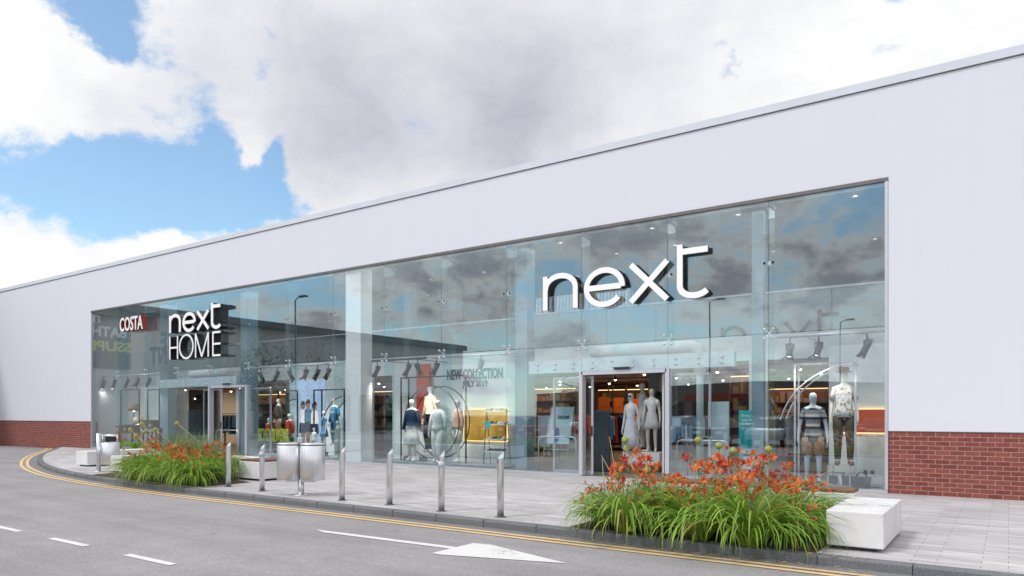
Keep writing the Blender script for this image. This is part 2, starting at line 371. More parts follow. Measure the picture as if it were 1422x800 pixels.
def text_mb(s, thick=0.02, bold=0.0):
    cu = bpy.data.curves.new('lettering', 'FONT'); cu.body = s; cu.extrude = 0.5; cu.offset = bold; cu.resolution_u = 3
    cu.align_x = 'LEFT'
    o = bpy.data.objects.new('lettering', cu); col.objects.link(o)
    dg = bpy.context.evaluated_depsgraph_get(); dg.update()
    me = bpy.data.meshes.new_from_object(o.evaluated_get(dg))
    mb = MB(); mb.add([v.co for v in me.vertices], [list(p.vertices) for p in me.polygons])
    bpy.data.objects.remove(o); bpy.data.meshes.remove(me)
    xs = [v.x for v in mb.v]; ys = [v.y for v in mb.v]
    x0, x1, y0, y1 = min(xs), max(xs), min(ys), max(ys)
    for v in mb.v: v.x = (v.x - x0) / (x1 - x0); v.y = (v.y - y0) / (y1 - y0); v.z *= thick
    return mb
def text(s, p0, u, w, h, thick=0.02, bold=0.0, up=Vector((0, 0, 1))):
    """text in the plane through p0 with reading direction u"""
    mb = text_mb(s, 1, bold); u = Vector(u).normalized(); up = Vector(up); nrm = u.cross(up)
    mb.v = [Vector(p0) + u * (v.x * w) + up * (v.y * h) + nrm * (v.z * thick) for v in mb.v]
    return mb

# ------------------------------------------------------------------ camera
cam = bpy.data.cameras.new('camera'); co = bpy.data.objects.new('camera', cam); col.objects.link(co)
co.location = (0, -DIST, EYE); co.rotation_euler = (R(90), 0, YAW)
cam.sensor_width = 36; cam.lens = FPX / 1422 * 36; cam.shift_y = 175 / 1422; cam.shift_x = 0
cam.clip_start = 0.1; cam.clip_end = 3000
sc.camera = co

# ------------------------------------------------------------------ ground, road, kerb, markings
g = MB(); g.add([(-900, -900, -0.104), (900, -900, -0.104), (900, 900, -0.104), (-900, 900, -0.104)], [(0, 1, 2, 3)])
structure(g, 'ground', M['asphalt'])
KERB = [(-46, 3.0), (-38, 0.4), (-31, -3.2), (-26, -5.3), (-22.5, -6.35), (-19.88, -6.85), (-17, -7.16), (-14.2, -7.3), (-11, -7.33), (-6, -7.36), (0, -7.36), (8, -7.36), (30, -7.36)]
def smooth_line(P, k=4):
    out = []
    for i in range(len(P) - 1):
        p0 = P[max(i - 1, 0)]; p1 = P[i]; p2 = P[i + 1]; p3 = P[min(i + 2, len(P) - 1)]
        for j in range(k):
            t = j / k
            out.append(tuple(0.5 * (2 * p1[a] + (p2[a] - p0[a]) * t + (2 * p0[a] - 5 * p1[a] + 4 * p2[a] - p3[a]) * t * t + (3 * p1[a] - p0[a] - 3 * p2[a] + p3[a]) * t ** 3) for a in (0, 1)))
    out.append(P[-1]); return out
KL = smooth_line(KERB)
def off_line(P, d):
    out = []
    for i, p in enumerate(P):
        a = P[max(i - 1, 0)]; b = P[min(i + 1, len(P) - 1)]; t = Vector((b[0] - a[0], b[1] - a[1])).normalized()
        out.append((p[0] + t.y * d, p[1] - t.x * d))
    return out
inner = off_line(KL, -0.15)
def kerb_y(x):
    for a, b in zip(KL, KL[1:]):
        if a[0] <= x <= b[0]: return a[1] + (b[1] - a[1]) * (x - a[0]) / (b[0] - a[0])
    return -7.36
r = MB()
top = [(x, y, 0.0) for x, y in inner] + [(30, 0.1, 0), (-46, 5.0, 0)]
r.prism([(x, y, -0.05) for x, y, _ in top], (0, 0, 0.05)); 
# paving as one sheet, subdivided into strips between kerb and wall
pv = MB(); vs = []
for i, (x, y) in enumerate(inner): vs += [(x, y, 0.0), (x, 0.30 if x > -45 else 4, 0.0)]
pv.add(vs, [(2 * i, 2 * i + 2, 2 * i + 3, 2 * i + 1) for i in range(len(inner) - 1)])
structure(pv, 'pavement', M['paving'])
kb = MB(); seg_out = off_line(KL, 0.0); n = len(KL)
ring = []
for i in range(n):
    o_ = KL[i]; i_ = inner[i]; q = off_line(KL, -0.02)[i]
    ring.append([(o_[0], o_[1], -0.11), (o_[0], o_[1], -0.015), (q[0], q[1], 0.004), (i_[0], i_[1], 0.004), (i_[0], i_[1], -0.11)])
kb.rings([[Vector(p) for p in rr] for rr in ring], sm=False)
structure(kb, 'kerb', M['kerb'])
# kerb joints
kj = MB(); x = -31.0
while x < 6:
    y = kerb_y(x); kj.box(x - 0.004, x + 0.004, y - 0.002, y + 0.15, -0.1, 0.0055); x += 0.915
structure(kj, 'kerb_joint', M['black'])
def strip(P, d0, d1, z, step=None):
    A = off_line(P, d0); B = off_line(P, d1); m = MB(); vs = []
    for a, b in zip(A, B): vs += [(a[0], a[1], z), (b[0], b[1], z)]
    m.add(vs, [(2 * i, 2 * i + 1, 2 * i + 3, 2 * i + 2) for i in range(len(A) - 1)]); return m
structure(strip(KL, 0.0, 0.30, -0.100), 'road_channel', M['kerb'] if False else mk_asphalt('channel_asphalt', (0.12, 0.118, 0.12), (0.30, 0.295, 0.30)))
structure(strip(KL, 0.25, 0.335, -0.096), 'yellow_line', M['yline'])
structure(strip(KL, 0.42, 0.505, -0.096), 'yellow_line', M['yline'])
wm = MB()
def quadz(m, pts, z=-0.098): m.add([(x, y, z) for x, y in pts], [list(range(len(pts)))])
for k in range(-9, 7):
    x0 = -8.5 + k * 1.95
    if -1.2 < k < 40 and k > 0: continue
    m_ = MB(); quadz(m_, [(x0, -11.42), (x0 + 0.98, -11.42), (x0 + 0.98, -11.32), (x0, -11.32)]); structure(m_, 'lane_dash', M['wline'])
m_ = MB(); quadz(m_, [(-8.15, -8.89), (-5.62, -8.80), (-5.62, -8.93), (-7.85, -9.00)], -0.0975)
m_.add([(-5.62, -8.47, -0.0975), (-5.37, -8.43, -0.0975), (-4.0, -8.86, -0.0975), (-5.48, -9.28, -0.0975), (-5.62, -9.27, -0.0975)], [(0, 4, 3, 2, 1)])
structure(m_, 'road_arrow', M['wline'])

# ------------------------------------------------------------------ the shop building
WX0, WX1, HEAD, ROOF = -33.88, -1.93, 6.18, 8.13
BAY = (WX1 - WX0) / 14; JX = [WX1 - BAY * k for k in range(15)]
shop = empty('retail_building', 'long white rendered shop building with a tall glass front and brick base', 'building', (-17, 0, 0))
def bp(m, name, mat, **k): return build(m, name, mat, shop, **k)
XL, XR = -46.0, 14.0
w = MB(); T = 0.30
w.box(XL, WX0, -0.02, T, 1.22, ROOF - 0.161); w.box(WX1, XR, -0.02, T, 1.22, ROOF - 0.161); w.box(WX0, WX1, -0.02, T, HEAD, ROOF - 0.161)
bp(w, 'rendered_wall', M['render'])
w = MB(); w.box(XL, WX0, 0.0, T - 0.02, -0.1, 1.215); bp(w, 'brick_plinth', M['brick'])
w = MB(); w.box(WX1, XR, 0.0, T - 0.02, -0.1, 1.215); bp(w, 'brick_plinth', M['brick'])
w = MB(); w.box(XL, WX0 - 0.003, -0.014, 0.01, 1.205, 1.219); bp(w, 'render_stop_bead', M['frame_dark'])
w = MB(); w.box(WX1 + 0.003, XR, -0.014, 0.01, 1.205, 1.219); bp(w, 'render_stop_bead', M['frame_dark'])
w = MB(); w.box(XL, XR, -0.06, 0.45, ROOF - 0.16, ROOF); bp(w, 'roof_coping', M['coping'])
w = MB(); w.box(XL, XR, -0.030, -0.0205, ROOF - 0.175, ROOF - 0.16); bp(w, 'coping_shadow_gap', M['frame_dark'])
w = MB(); w.box(XL, XR, 0.31, 24, 6.95, 7.15); bp(w, 'roof', M['coping'])
w = MB(); w.box(WX0, WX1, -0.035, 0.14, HEAD - 0.075, HEAD - 0.003); bp(w, 'window_head_frame', M['frame_dark'])
w = MB(); w.box(WX1 - 0.06, WX1 - 0.003, -0.03, 0.14, 0.06, HEAD - 0.078); bp(w, 'window_jamb', M['alu'])
w = MB(); w.box(WX0 + 0.003, WX0 + 0.06, -0.03, 0.14, 0.06, HEAD - 0.078); bp(w, 'window_jamb', M['alu'])
w = MB(); w.box(WX0 + 0.005, JX[10] - 0.005, -0.05, 0.14, 0.004, 0.055); w.box(JX[9] + 0.01, JX[3] - 0.01, -0.05, 0.14, 0.004, 0.055); w.box(JX[2] + 0.01, WX1 - 0.005, -0.05, 0.14, 0.004, 0.055)
bp(w, 'window_sill', M['alu'])
# glass: two tiers per bay; the door bays (2->3) and (9->10) have no lower pane
SPL = 3.27
DOOR_BAYS = (2, 9)
for k in range(14):
    x1, x0 = JX[k] - 0.006, JX[k + 1] + 0.006
    w = MB(); w.box(x0, x1, 0, 0.016, SPL + 0.006, HEAD - 0.08); bp(w, 'glass_pane', M['glass'])
    z0 = 2.62 if k in DOOR_BAYS else 0.06
    w = MB(); w.box(x0, x1, 0, 0.016, z0, SPL - 0.006); bp(w, 'glass_pane', M['glass'])
for k in range(1, 14):
    x = JX[k]
    zb = 2.62 if k in (2, 3, 9, 10) else 0.1
    w = MB(); w.box(x - 0.009, x + 0.009, 0.03, 0.46, zb, HEAD - 0.1); bp(w, 'glass_fin', M['fin'])
    w = MB(); w.box(x - 0.035, x + 0.035, 0.04, 0.50, HEAD - 0.17, HEAD - 0.085); bp(w, 'fin_bracket', M['column_blue'])
    for z in (SPL, 4.78):
        w = MB()
        for sx in (-1, 1):
            for sz in (-1, 1):
                w.tube([(x, 0.07, z), (x + sx * 0.09, 0.05, z + sz * (0.10 if z == SPL else 0.0))], 0.010, 6)
                w.lathe([(0.024, -0.012), (0.024, 0.05)], (x + sx * 0.09, 0, z + sz * (0.10 if z == SPL else 0.0)), 10, axis='y')
        w.box(x - 0.02, x + 0.02, 0.05, 0.16, z - 0.04, z + 0.04)
        bp(w, 'glass_bolt_fitting', M['steel'])
# floors, slab, ceiling, walls
w = MB(); w.box(WX0 - 0.3, WX1 + 0.3, 0.15, 22, -0.05, 0.012); bp(w, 'shop_floor', M['floor_in'])
SY = 2.3
w = MB(); w.box(WX0 - 0.3, WX1 + 0.3, SY, SY + 0.12, 2.88, 3.50); bp(w, 'mezzanine_bulkhead', M['slab'])
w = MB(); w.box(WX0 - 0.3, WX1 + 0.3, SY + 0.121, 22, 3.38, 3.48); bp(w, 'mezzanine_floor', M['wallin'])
w = MB(); w.box(WX0 - 0.3, WX1 + 0.3, SY + 0.121, 22, 2.93, 3.0); bp(w, 'ground_floor_ceiling', M['shopceil'])
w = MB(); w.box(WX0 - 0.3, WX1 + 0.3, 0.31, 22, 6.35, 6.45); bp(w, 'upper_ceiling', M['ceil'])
w = MB(); w.box(WX0, WX1, 0.145, 0.30, 6.10, 6.35 + 0.1); bp(w, 'ceiling_edge', M['slab'])
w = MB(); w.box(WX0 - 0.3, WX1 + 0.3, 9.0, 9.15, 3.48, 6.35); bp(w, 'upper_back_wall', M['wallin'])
w = MB(); w.box(WX0 - 0.3, WX1 + 0.3, 14.0, 14.2, 0.012, 2.93); bp(w, 'lower_back_wall', M['shopdark'])
w = MB(); w.box(WX0 - 0.32, WX0 - 0.12, 0.31, 22, -0.05, 6.4); bp(w, 'end_wall', M['panel'])
w = MB(); w.box(WX1 + 0.12, WX1 + 0.32, 0.31, 22, -0.05, 6.4); bp(w, 'end_wall', M['panel'])
# balustrade on the mezzanine edge
for xa, xb in ((WX0 + 0.1, xat(222, SY)), (xat(722, SY), WX1 - 0.0)):
    nb = max(2, round((xb - xa) / 1.5)); st = (xb - xa) / nb
    for i in range(nb):
        w = MB(); w.box(xa + i * st + 0.012, xa + (i + 1) * st - 0.012, SY + 0.02, SY + 0.04, 3.50, 4.50); bp(w, 'balustrade_panel', M['frost'])
    w = MB(); w.box(xa, xb, SY, SY + 0.06, 4.502, 4.55); bp(w, 'handrail', M['alu'])
xa, xb = xat(223, SY), xat(720, SY)
for i in range(14):
    st = (xb - xa) / 14
    w = MB(); w.box(xa + i * st + 0.012, xa + (i + 1) * st - 0.012, SY + 0.02, SY + 0.035, 3.50, 4.45); bp(w, 'balustrade_panel', M['fin'])
w = MB(); w.box(xa, xb, SY, SY + 0.05, 4.452, 4.49); bp(w, 'handrail', M['alu'])
# columns
def column(x0, x1, y0, y1, mat, z1=6.34):
    w = MB(); w.box(x0, x1, y0, y1, 0.012, z1); bp(w, 'column', mat)
column(-17.38, -16.70, 0.06, 0.55, M['column'])
column(-4.86, -4.60, 1.0, 1.18, M['column_blue'])
column(-11.47, -11.07, 1.0, 1.4, M['column_blue'])
column(xat(222, 1.0), xat(233, 1.0), 1.0, 1.4, M['column_blue'])
column(xat(334, 1.0), xat(346, 1.0), 1.0, 1.4, M['column_blue'])
for px in (908, 565, 400, 628):
    x = xat(px, 4.0); column(x - 0.17, x + 0.17, 4.0, 4.34, M['wallin'])
# ground floor display walls (3.1 m high in front of the bulkhead)
def dwall(x0, x1, y=1.75, z1=2.86, mat=None, name='display_wall'):
    w = MB(); w.box(x0, x1, y, y + 0.1, 0.013, z1); return bp(w, name, mat or M['panel'])
dwall(xat(1151, 1.75), WX1 + 0.11, z1=3.1)
dwall(xat(583, 1.75), xat(734, 1.75), z1=3.1)
dwall(xat(402, 1.75), xat(481, 1.75))
dwall(xat(147, 1.75), xat(220, 1.75))
dwall(xat(545, 2.0), xat(583, 2.0), 2.0)
dwall(xat(481, 2.0), xat(517, 2.0), 2.0)
dwall(xat(1040, 2.1), xat(1066, 2.1), 2.1)
w = MB(); xa = xat(294, 4.5); w.box(xat(262, 4.5), xa + 0.6, 4.5, 4.6, 0.013, 2.92); bp(w, 'display_wall', M['tan'])
# door assemblies
def door(k, open_px, header_px):
    x1, x0 = JX[k], JX[k + 1]
    hx0, hx1 = xat(header_px[0], 0.05), xat(header_px[1], 0.05)
    w = MB(); w.box(hx0, hx1, 0.03, 0.18, 2.60, 2.93); bp(w, 'door_header', M['header'])
    w = MB(); w.box(hx0, hx1, 0.0, 0.0 + 0.012, 2.60, 2.93)
    m = 10
    for i in range(m):
        xx = hx0 + (i + 0.5) * (hx1 - hx0) / m
        for z in (2.70, 2.83): w = MB(); w.lathe([(0.022, 0.0), (0.022, 0.03)], (xx, -0.012, z), 10, axis='y'); bp(w, 'header_bolt', M['steel'])
    w = MB(); w.box(x0 + 0.02, x1 - 0.02, -0.04, 0.16, 2.52, 2.60); bp(w, 'door_frame_head', M['alu'])
    for x in (x0, x1):
        w = MB(); w.box(x - 0.05, x + 0.05, -0.04, 0.14, 0.012, 2.598); bp(w, 'door_post', M['alu'])
    w = MB(); xm = (x0 + x1) / 2; w.box(xm - 0.2, xm + 0.2, -0.09, -0.042, 2.62, 2.68); bp(w, 'door_sensor', M['black'])
    return x0, x1
ax0, ax1 = door(2, None, (735, 1020))
bx0, bx1 = door(9, None, (222, 328))
def leaf(x0, x1, y, glassm='glassdoor'):
    w = MB(); w.box(x0 + 0.05, x1 - 0.05, y + 0.015, y + 0.03, 0.12, 2.44)
    w2 = MB(); w2.box(x0, x0 + 0.05, y, y + 0.045, 0.03, 2.50); w2.box(x1 - 0.05, x1, y, y + 0.045, 0.03, 2.50)
    w2.box(x0 + 0.05, x1 - 0.05, y, y + 0.045, 0.03, 0.12); w2.box(x0 + 0.05, x1 - 0.05, y, y + 0.045, 2.44, 2.50)
    d = bp(w2, 'sliding_door', M['alu']); build(w, 'door_glass', M[glassm], d)
    h = MB(); h.box(x1 - 0.045, x1 - 0.01, y - 0.02, y - 0.001, 1.0, 1.25); build(h, 'door_handle', M['black'], d)
leaf(ax0 - 0.95, ax0 + 0.22, 0.20); leaf(ax1 - 0.22, ax1 + 0.95, 0.20)
leaf(bx0 - 0.75, bx0 + 0.45, 0.20); leaf(bx1 - 0.10, bx1 + 1.1, 0.20)
# air ducts above the doors
w = MB(); xa, xb = xat(822, 1.15), xat(972, 1.15)
w.tube([(xa, 1.15, 3.20), (xb - 0.2, 1.15, 3.20), (xb - 0.06, 1.15, 3.15), (xb, 1.15, 3.0), (xb, 1.15, 2.55)], 0.15, 16); bp(w, 'air_duct', M['slab'])
w = MB(); w.tube([(xb, 1.15, 2.54), (xb, 1.15, 0.013)], 0.085, 14); bp(w, 'duct_riser', M['slab'])
w = MB(); xa, xb = xat(266, 1.15), xat(331, 1.15)
w.tube([(xa, 1.15, 3.20), (xb - 0.2, 1.15, 3.20), (xb - 0.06, 1.15, 3.15), (xb, 1.15, 3.0), (xb, 1.15, 2.55)], 0.15, 16); bp(w, 'air_duct', M['slab'])
w = MB(); w.tube([(xb, 1.15, 2.54), (xb, 1.15, 0.013)], 0.085, 14); bp(w, 'duct_riser', M['slab'])

# ------------------------------------------------------------------ signs
def stroke(mb, P, w, y0, y1):
    """flat stroke of width w along P = [(x, z)...], between y0 (front) and y1"""
    n = len(P); A = []; B = []
    for i, p in enumerate(P):
        a = Vector(P[max(i - 1, 0)]); b = Vector(P[min(i + 1, n - 1)]); t = (b - a).normalized(); nn = Vector((-t.y, t.x))
        if 0 < i < n - 1:
            t1 = (Vector(p) - a).normalized(); c = max(0.5, abs(t1.dot(t))); f = 1 / c
        else: f = 1
        A.append(Vector(p) + nn * w / 2 * f); B.append(Vector(p) - nn * w / 2 * f)
    vs = [(q.x, y0, q.y) for q in A] + [(q.x, y0, q.y) for q in B] + [(q.x, y1, q.y) for q in A] + [(q.x, y1, q.y) for q in B]
    fs = []
    for i in range(n - 1):
        fs += [(i, i + n, i + n + 1, i + 1), (i + 2 * n, i + 1 + 2 * n, i + 1 + 3 * n, i + 3 * n), (i, i + 1, i + 1 + 2 * n, i + 2 * n), (i + n, i + 3 * n, i + 1 + 3 * n, i + n + 1)]
    fs += [(0, 2 * n, 3 * n, n), (n - 1, 2 * n - 1, 4 * n - 1, 3 * n - 1)]
    mb.add(vs, fs)
def arc(cx, cz, rx, rz, a0, a1, n=22): return [(cx + rx * math.cos(R(a0 + (a1 - a0) * i / n)), cz + rz * math.sin(R(a0 + (a1 - a0) * i / n))) for i in range(n + 1)]
def next_strokes(xs, zs, w):
    """the four letters on a normalised box: xs maps 0..1 to X, zs maps 0..1 (baseline to top of the t) to Z"""
    P = lambda pts: [(xs(x), zs(z)) for x, z in pts]
    H = 0.72                                      # x height
    out = []
    out.append([P([(0.015, 0), (0.015, H)]), P([(0.015, 0.40)] + arc(0.118, 0.44, 0.10, 0.265, 170, 0, 16) + [(0.218, 0)])])
    out.append([P(arc(0.402, 0.36, 0.112, 0.345, -3, 322, 34)), P([(0.297, 0.36), (0.505, 0.36)])])
    out.append([P([(0.565, H + 0.02), (0.775, 0.0)]), P([(0.775, H + 0.02), (0.565, 0.0)])])
    out.append([P([(0.845, 1.0), (0.845, 0.24)] + arc(0.925, 0.215, 0.08, 0.195, 180, 325, 14)), P([(0.845, 0.86), (0.995, 0.86)])])
    return out
def letters(root, lts, w, y0, yf, y1, face, side):
    for i, lt in enumerate(lts):
        m = MB()
        for q, s_ in enumerate(lt): stroke(m, s_, w * (1 - 0.002 * q), yf - 0.001 * q, y1 + 0.001 * q)
        lo = build(m, 'letter', side, root)
        m = MB()
        for q, s_ in enumerate(lt): stroke(m, s_, w * (1 - 0.002 * q), y0 - 0.0015 * q, yf - 0.002)
        build(m, 'letter_face', face, lo)
def sign_map(pa, pb, Y):
    a = atY(*pa, Y); b = atY(*pb, Y)
    return a, b
Ys = -0.17
# big sign: corners measured at the letter face
xa = atY(754, 430, Ys).x; xb = atY(984, 350, Ys).x
zb = atY(757, 431.5, Ys).z; zt = atY(943, 340, Ys).z
s1 = empty('shop_sign', 'large white lettering reading next mounted high on the glass right of centre', 'sign', ((xa + xb) / 2, 0, zb))
letters(s1, next_strokes(lambda t: xa + t * (xb - xa), lambda t: zb + t * (zt - zb), 0.13), 0.135, Ys, Ys + 0.02, Ys + 0.075, M['letter'], M['black'])
m = MB()
for x in [xa + (xb - xa) * t for t in (0.02, 0.215, 0.30, 0.5, 0.6, 0.74, 0.85)]: m.tube([(x, Ys + 0.07, zb + 0.75), (x, -0.001, zb + 0.75)], 0.012, 6)
build(m, 'fixing_rod', M['black'], s1)
Ys = -0.32
xa = atY(235, 460, Ys).x; xb = atY(306, 420, Ys).x
zb = atY(240, 462, Ys).z; zt = atY(296, 420.5, Ys).z; zb = min(zb, zb)
s2 = empty('shop_sign', 'white lettering reading next above thin HOME over the left doorway', 'sign', ((xa + xb) / 2, 0, zb - 1.2))
letters(s2, next_strokes(lambda t: xa + t * (xb - xa), lambda t: zb + t * (zt - zb), 0.11), 0.125, Ys, Ys + 0.02, Ys + 0.30, M['letter'], M['black'])
hz0 = atY(235, 499.5, Ys).z; hz1 = atY(236, 467.5, Ys).z
W = xb - xa; X_ = lambda t: xa + t * W; Z_ = lambda t: hz0 + t * (hz1 - hz0)
home = [[[(X_(0.01), Z_(0)), (X_(0.01), Z_(1))], [(X_(0.17), Z_(0)), (X_(0.17), Z_(1))], [(X_(0.01), Z_(0.5)), (X_(0.17), Z_(0.5))]],
        [arc(X_(0.345), Z_(0.5), 0.135 * W, (hz1 - hz0) * 0.5, 90, 451, 30)],
        [[(X_(0.53), Z_(0)), (X_(0.53), Z_(1)), ], [(X_(0.53), Z_(1)), (X_(0.65), Z_(0.02))], [(X_(0.65), Z_(0.02)), (X_(0.775), Z_(1))], [(X_(0.775), Z_(1)), (X_(0.775), Z_(0))]],
        [[(X_(0.86), Z_(0)), (X_(0.86), Z_(1))], [(X_(0.86), Z_(0.97)), (X_(1.0), Z_(0.97))], [(X_(0.86), Z_(0.5)), (X_(1.0), Z_(0.5))], [(X_(0.86), Z_(0.03)), (X_(1.0), Z_(0.03))]]]
letters(s2, home, 0.07, Ys, Ys + 0.02, Ys + 0.30, M['letter'], M['black'])
# the next sign's shadow on the frosted balustrade inside, modelled as dark letters
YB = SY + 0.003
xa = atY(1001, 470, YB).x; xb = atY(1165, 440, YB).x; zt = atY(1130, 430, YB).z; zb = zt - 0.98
s3 = empty('sign_shadow_letters', 'shadow of the next sign shaped as dark letters on the frosted mezzanine balustrade', 'lettering', ((xa + xb) / 2, YB, zb))
letters(s3, next_strokes(lambda t: xa + t * (xb - xa), lambda t: zb + t * (zt - zb), 0.10), 0.085, YB, YB + 0.006, YB + 0.014, plain('sign_shadow', (0.03, 0.04, 0.045), 0.6), plain('sign_shadow_edge', (0.12, 0.15, 0.17), 0.6))
# coffee sign
a = atY(166.5, 461, -0.34); b = atY(198, 446.5, -0.34)
cs = empty('cafe_sign', 'small white lettering reading COSTA with deep red sides at the upper left of the glass', 'sign', (a.x, 0.0, a.z))
t_ = text('COSTA', (a.x, -0.34, a.z), (1, 0, 0), b.x - a.x, 0.58, 0.02, 0.012); build(t_, 'lettering', M['letter'], cs)
t_ = text('COSTA', (a.x, -0.20, a.z), (1, 0, 0), b.x - a.x, 0.58, 0.25, 0.012); build(t_, 'letter_side', M['crimson'], cs)

# teal window lettering, seen from its back
def backward(s, px, py, w, h, Y=0.55):
    a = atY(px, py, Y); return text(s, (a.x, Y, a.z), (-1, 0, 0), w, h, 0.01, 0.04)
tw = empty('window_lettering', 'teal letters seen back to front inside the glass left of HOME', 'lettering', (-27, 0.55, 3.4))
build(backward('E', 231, 487, 0.42, 0.8), 'lettering', M['tealdark'], tw); build(backward('NT', 232, 506, 1.35, 0.78), 'lettering', M['tealdark'], tw)

# collection wall text, on the middle display wall
Yw = 1.74
a = atY(621, 527, Yw); b = atY(698, 527, Yw)
nt_ = empty('wall_lettering', 'dark teal NEW COLLECTION JULY 2019 wording on the pale middle display wall', 'lettering', (a.x, Yw, 2.3))
def on_wall(s, px0, px1, pyb, pyt, Y, mat, root, bold=0.03):
    a = atY(px0, pyb, Y); b = atY(px1, pyb, Y); t = atY(px0, pyt, Y)
    return build(text(s, (a.x, Y - 0.006, a.z), (1, 0, 0), b.x - a.x, t.z - a.z, 0.012, bold), 'lettering', mat, root)
on_wall('NEW COLLECTION', 621, 698, 528, 513.5, Yw, M['navyvinyl'], nt_)
on_wall('JULY 2019', 642, 677, 540, 528.5, Yw, M['navyvinyl'], nt_)
# schoolwear sign on the floor
a = atY(359, 617, 0.6); b = atY(400, 617, 0.6)
t_ = text('SCHOOLWEAR', (a.x, 0.6, 0.56), (1, 0, 0), (b.x - a.x) * 1.02, 0.46, 0.05, 0.012)
ss = empty('schoolwear_sign', 'lime green letters reading SCHOOLWEAR in the left display window', 'sign', (a.x, 0.6, 0.013))
build(t_, 'lettering', M['lime'], ss)
m = MB(); m.box(a.x, a.x + 0.03, 0.58, 0.61, 0.013, 0.56); m.box(b.x - 0.03, b.x, 0.58, 0.61, 0.013, 0.56); m.box(a.x, b.x, 0.58, 0.61, 0.535, 0.557); build(m, 'stand', M['black'], ss)

# ------------------------------------------------------------------ mannequins
def ell(c, rx, ry, n=12, tilt=None):
    return [Vector((c[0] + rx * math.cos(2 * math.pi * k / n), c[1] + ry * math.sin(2 * math.pi * k / n), c[2])) for k in range(n)]
def skin_mesh(name, pts, edges, rad, mat, scale):
    me = bpy.data.meshes.new(name); me.from_pydata([Vector(p) * scale for p in pts], edges, [])
    o = bpy.data.objects.new(name, me); col.objects.link(o)
    s = o.modifiers.new('skin', 'SKIN'); s.use_smooth_shade = True
    for i, r_ in enumerate(rad):
        rr = r_ if isinstance(r_, tuple) else (r_, r_)
        me.skin_vertices[0].data[i].radius = (rr[0] * scale, rr[1] * scale)
    me.skin_vertices[0].data[0].use_root = True
    d = o.modifiers.new('sub', 'SUBSURF'); d.levels = 1
    dg = bpy.context.evaluated_depsgraph_get(); dg.update()
    out = bpy.data.meshes.new_from_object(o.evaluated_get(dg)); out.name = name
    out.materials.clear(); out.materials.append(mat)
    for p in out.polygons: p.use_smooth = True
    bpy.data.objects.remove(o); return out
def mannequin(label, loc, h, rz=0, skin='skin_white', outfit=(), stride=0.0, la=0.0, ra=0.0, bend_l=0, bend_r=0, group='shop window mannequins', cat='mannequin', hat=False, shades=False):
    """height 1 frame, facing -Y; la / ra: arm spread, bend: forearm raised in front"""
    root = empty('mannequin', label, cat, loc, rz, group, bake=False)
    sh = 0.80
    def arm(s, spread, bend):
        S = Vector((s * 0.082, 0, sh - 0.004)); e = S + Vector((s * (0.022 + spread * 0.10), 0.012, -0.165))
        if bend: wv = e + Vector((-s * 0.05, -0.115, 0.02 + 0.04 * bend)); hd = wv + Vector((-s * 0.03, -0.045, 0.005))
        else: wv = e + Vector((s * (0.012 + spread * 0.02), -0.03, -0.145)); hd = wv + Vector((-s * 0.003, -0.012, -0.05))
        return S, e, wv, hd
    AL = arm(-1, la, bend_l); AR = arm(1, ra, bend_r)
    def leg(s):
        st = stride * s
        return Vector((s * 0.052, 0, 0.50)), Vector((s * 0.058, -0.015 + st * -0.05, 0.275)), Vector((s * 0.060, st * -0.09 + 0.01, 0.045)), Vector((s * 0.070, st * -0.09 - 0.075, 0.014))
    LL = leg(-1); LR = leg(1)
    pts = [(0, 0, 0.53), (0, 0, 0.62), (0, 0, 0.73), (0, 0.006, 0.805), (0, 0.004, 0.85), (0, -0.004, 0.893), (0, -0.006, 0.935), (0, -0.002, 0.972)]
    rad = [(0.070, 0.052), (0.052, 0.042), (0.066, 0.052), (0.046, 0.034), 0.022, (0.040, 0.044), (0.043, 0.052), (0.030, 0.036)]
    ed = [(i, i + 1) for i in range(7)]
    for A in (AL, AR):
        b = len(pts); pts += [tuple(p) for p in A]; rad += [0.026, 0.020, 0.014, (0.015, 0.009)]; ed += [(3, b), (b, b + 1), (b + 1, b + 2), (b + 2, b + 3)]
    for G_ in (LL, LR):
        b = len(pts); pts += [tuple(p) for p in G_]; rad += [0.046, 0.032, 0.020, 0.018]; ed += [(0, b), (b, b + 1), (b + 1, b + 2), (b + 2, b + 3)]
    body = skin_mesh('body', pts, ed, rad, M[skin], h)
    # fingers, nose and ears joined into the same body mesh
    fm = MB()
    for A, s in ((AL, -1), (AR, 1)):
        d = (A[3] - A[2]).normalized(); side = Vector((0, 1, 0)) if abs(d.z) > 0.6 else Vector((0, 0, 1))
        for i, ln in enumerate((0.040, 0.046, 0.044, 0.034)):
            b0 = A[3] + side * (i - 1.5) * 0.008; c1 = b0 + d * ln * 0.55; c2 = c1 + (d + Vector((-s * 0.5, -0.2, 0))).normalized() * ln * 0.5
            fm.tube([b0 * h, c1 * h, c2 * h], [0.0048 * h, 0.0042 * h, 0.003 * h], 5)
        b0 = A[2] + d * 0.02; fm.tube([b0 * h, (b0 + d * 0.02 - side * 0.022) * h, (b0 + d * 0.045 - side * 0.026) * h], [0.006 * h, 0.005 * h, 0.0035 * h], 5)
    fm.add([Vector(p) * h for p in ((-0.007, -0.052, 0.905), (0.007, -0.052, 0.905), (0, -0.066, 0.908), (0, -0.052, 0.935))], [(0, 1, 2), (0, 2, 3), (1, 3, 2)])
    import bmesh
    bm = bmesh.new(); bm.from_mesh(body); tmp = fm.mesh('tmp', M[skin]); bm.from_mesh(tmp); bm.to_mesh(body); bm.free(); bpy.data.meshes.remove(tmp)
    for p in body.polygons: p.use_smooth = True
    build(body, 'body', M[skin], root)
    def scl(m): m.v = [v * h for v in m.v]; return m
    def tors(m, zs): m.rings([ell((0, y, z), rx, ry, 16) for z, rx, ry, y in zs])
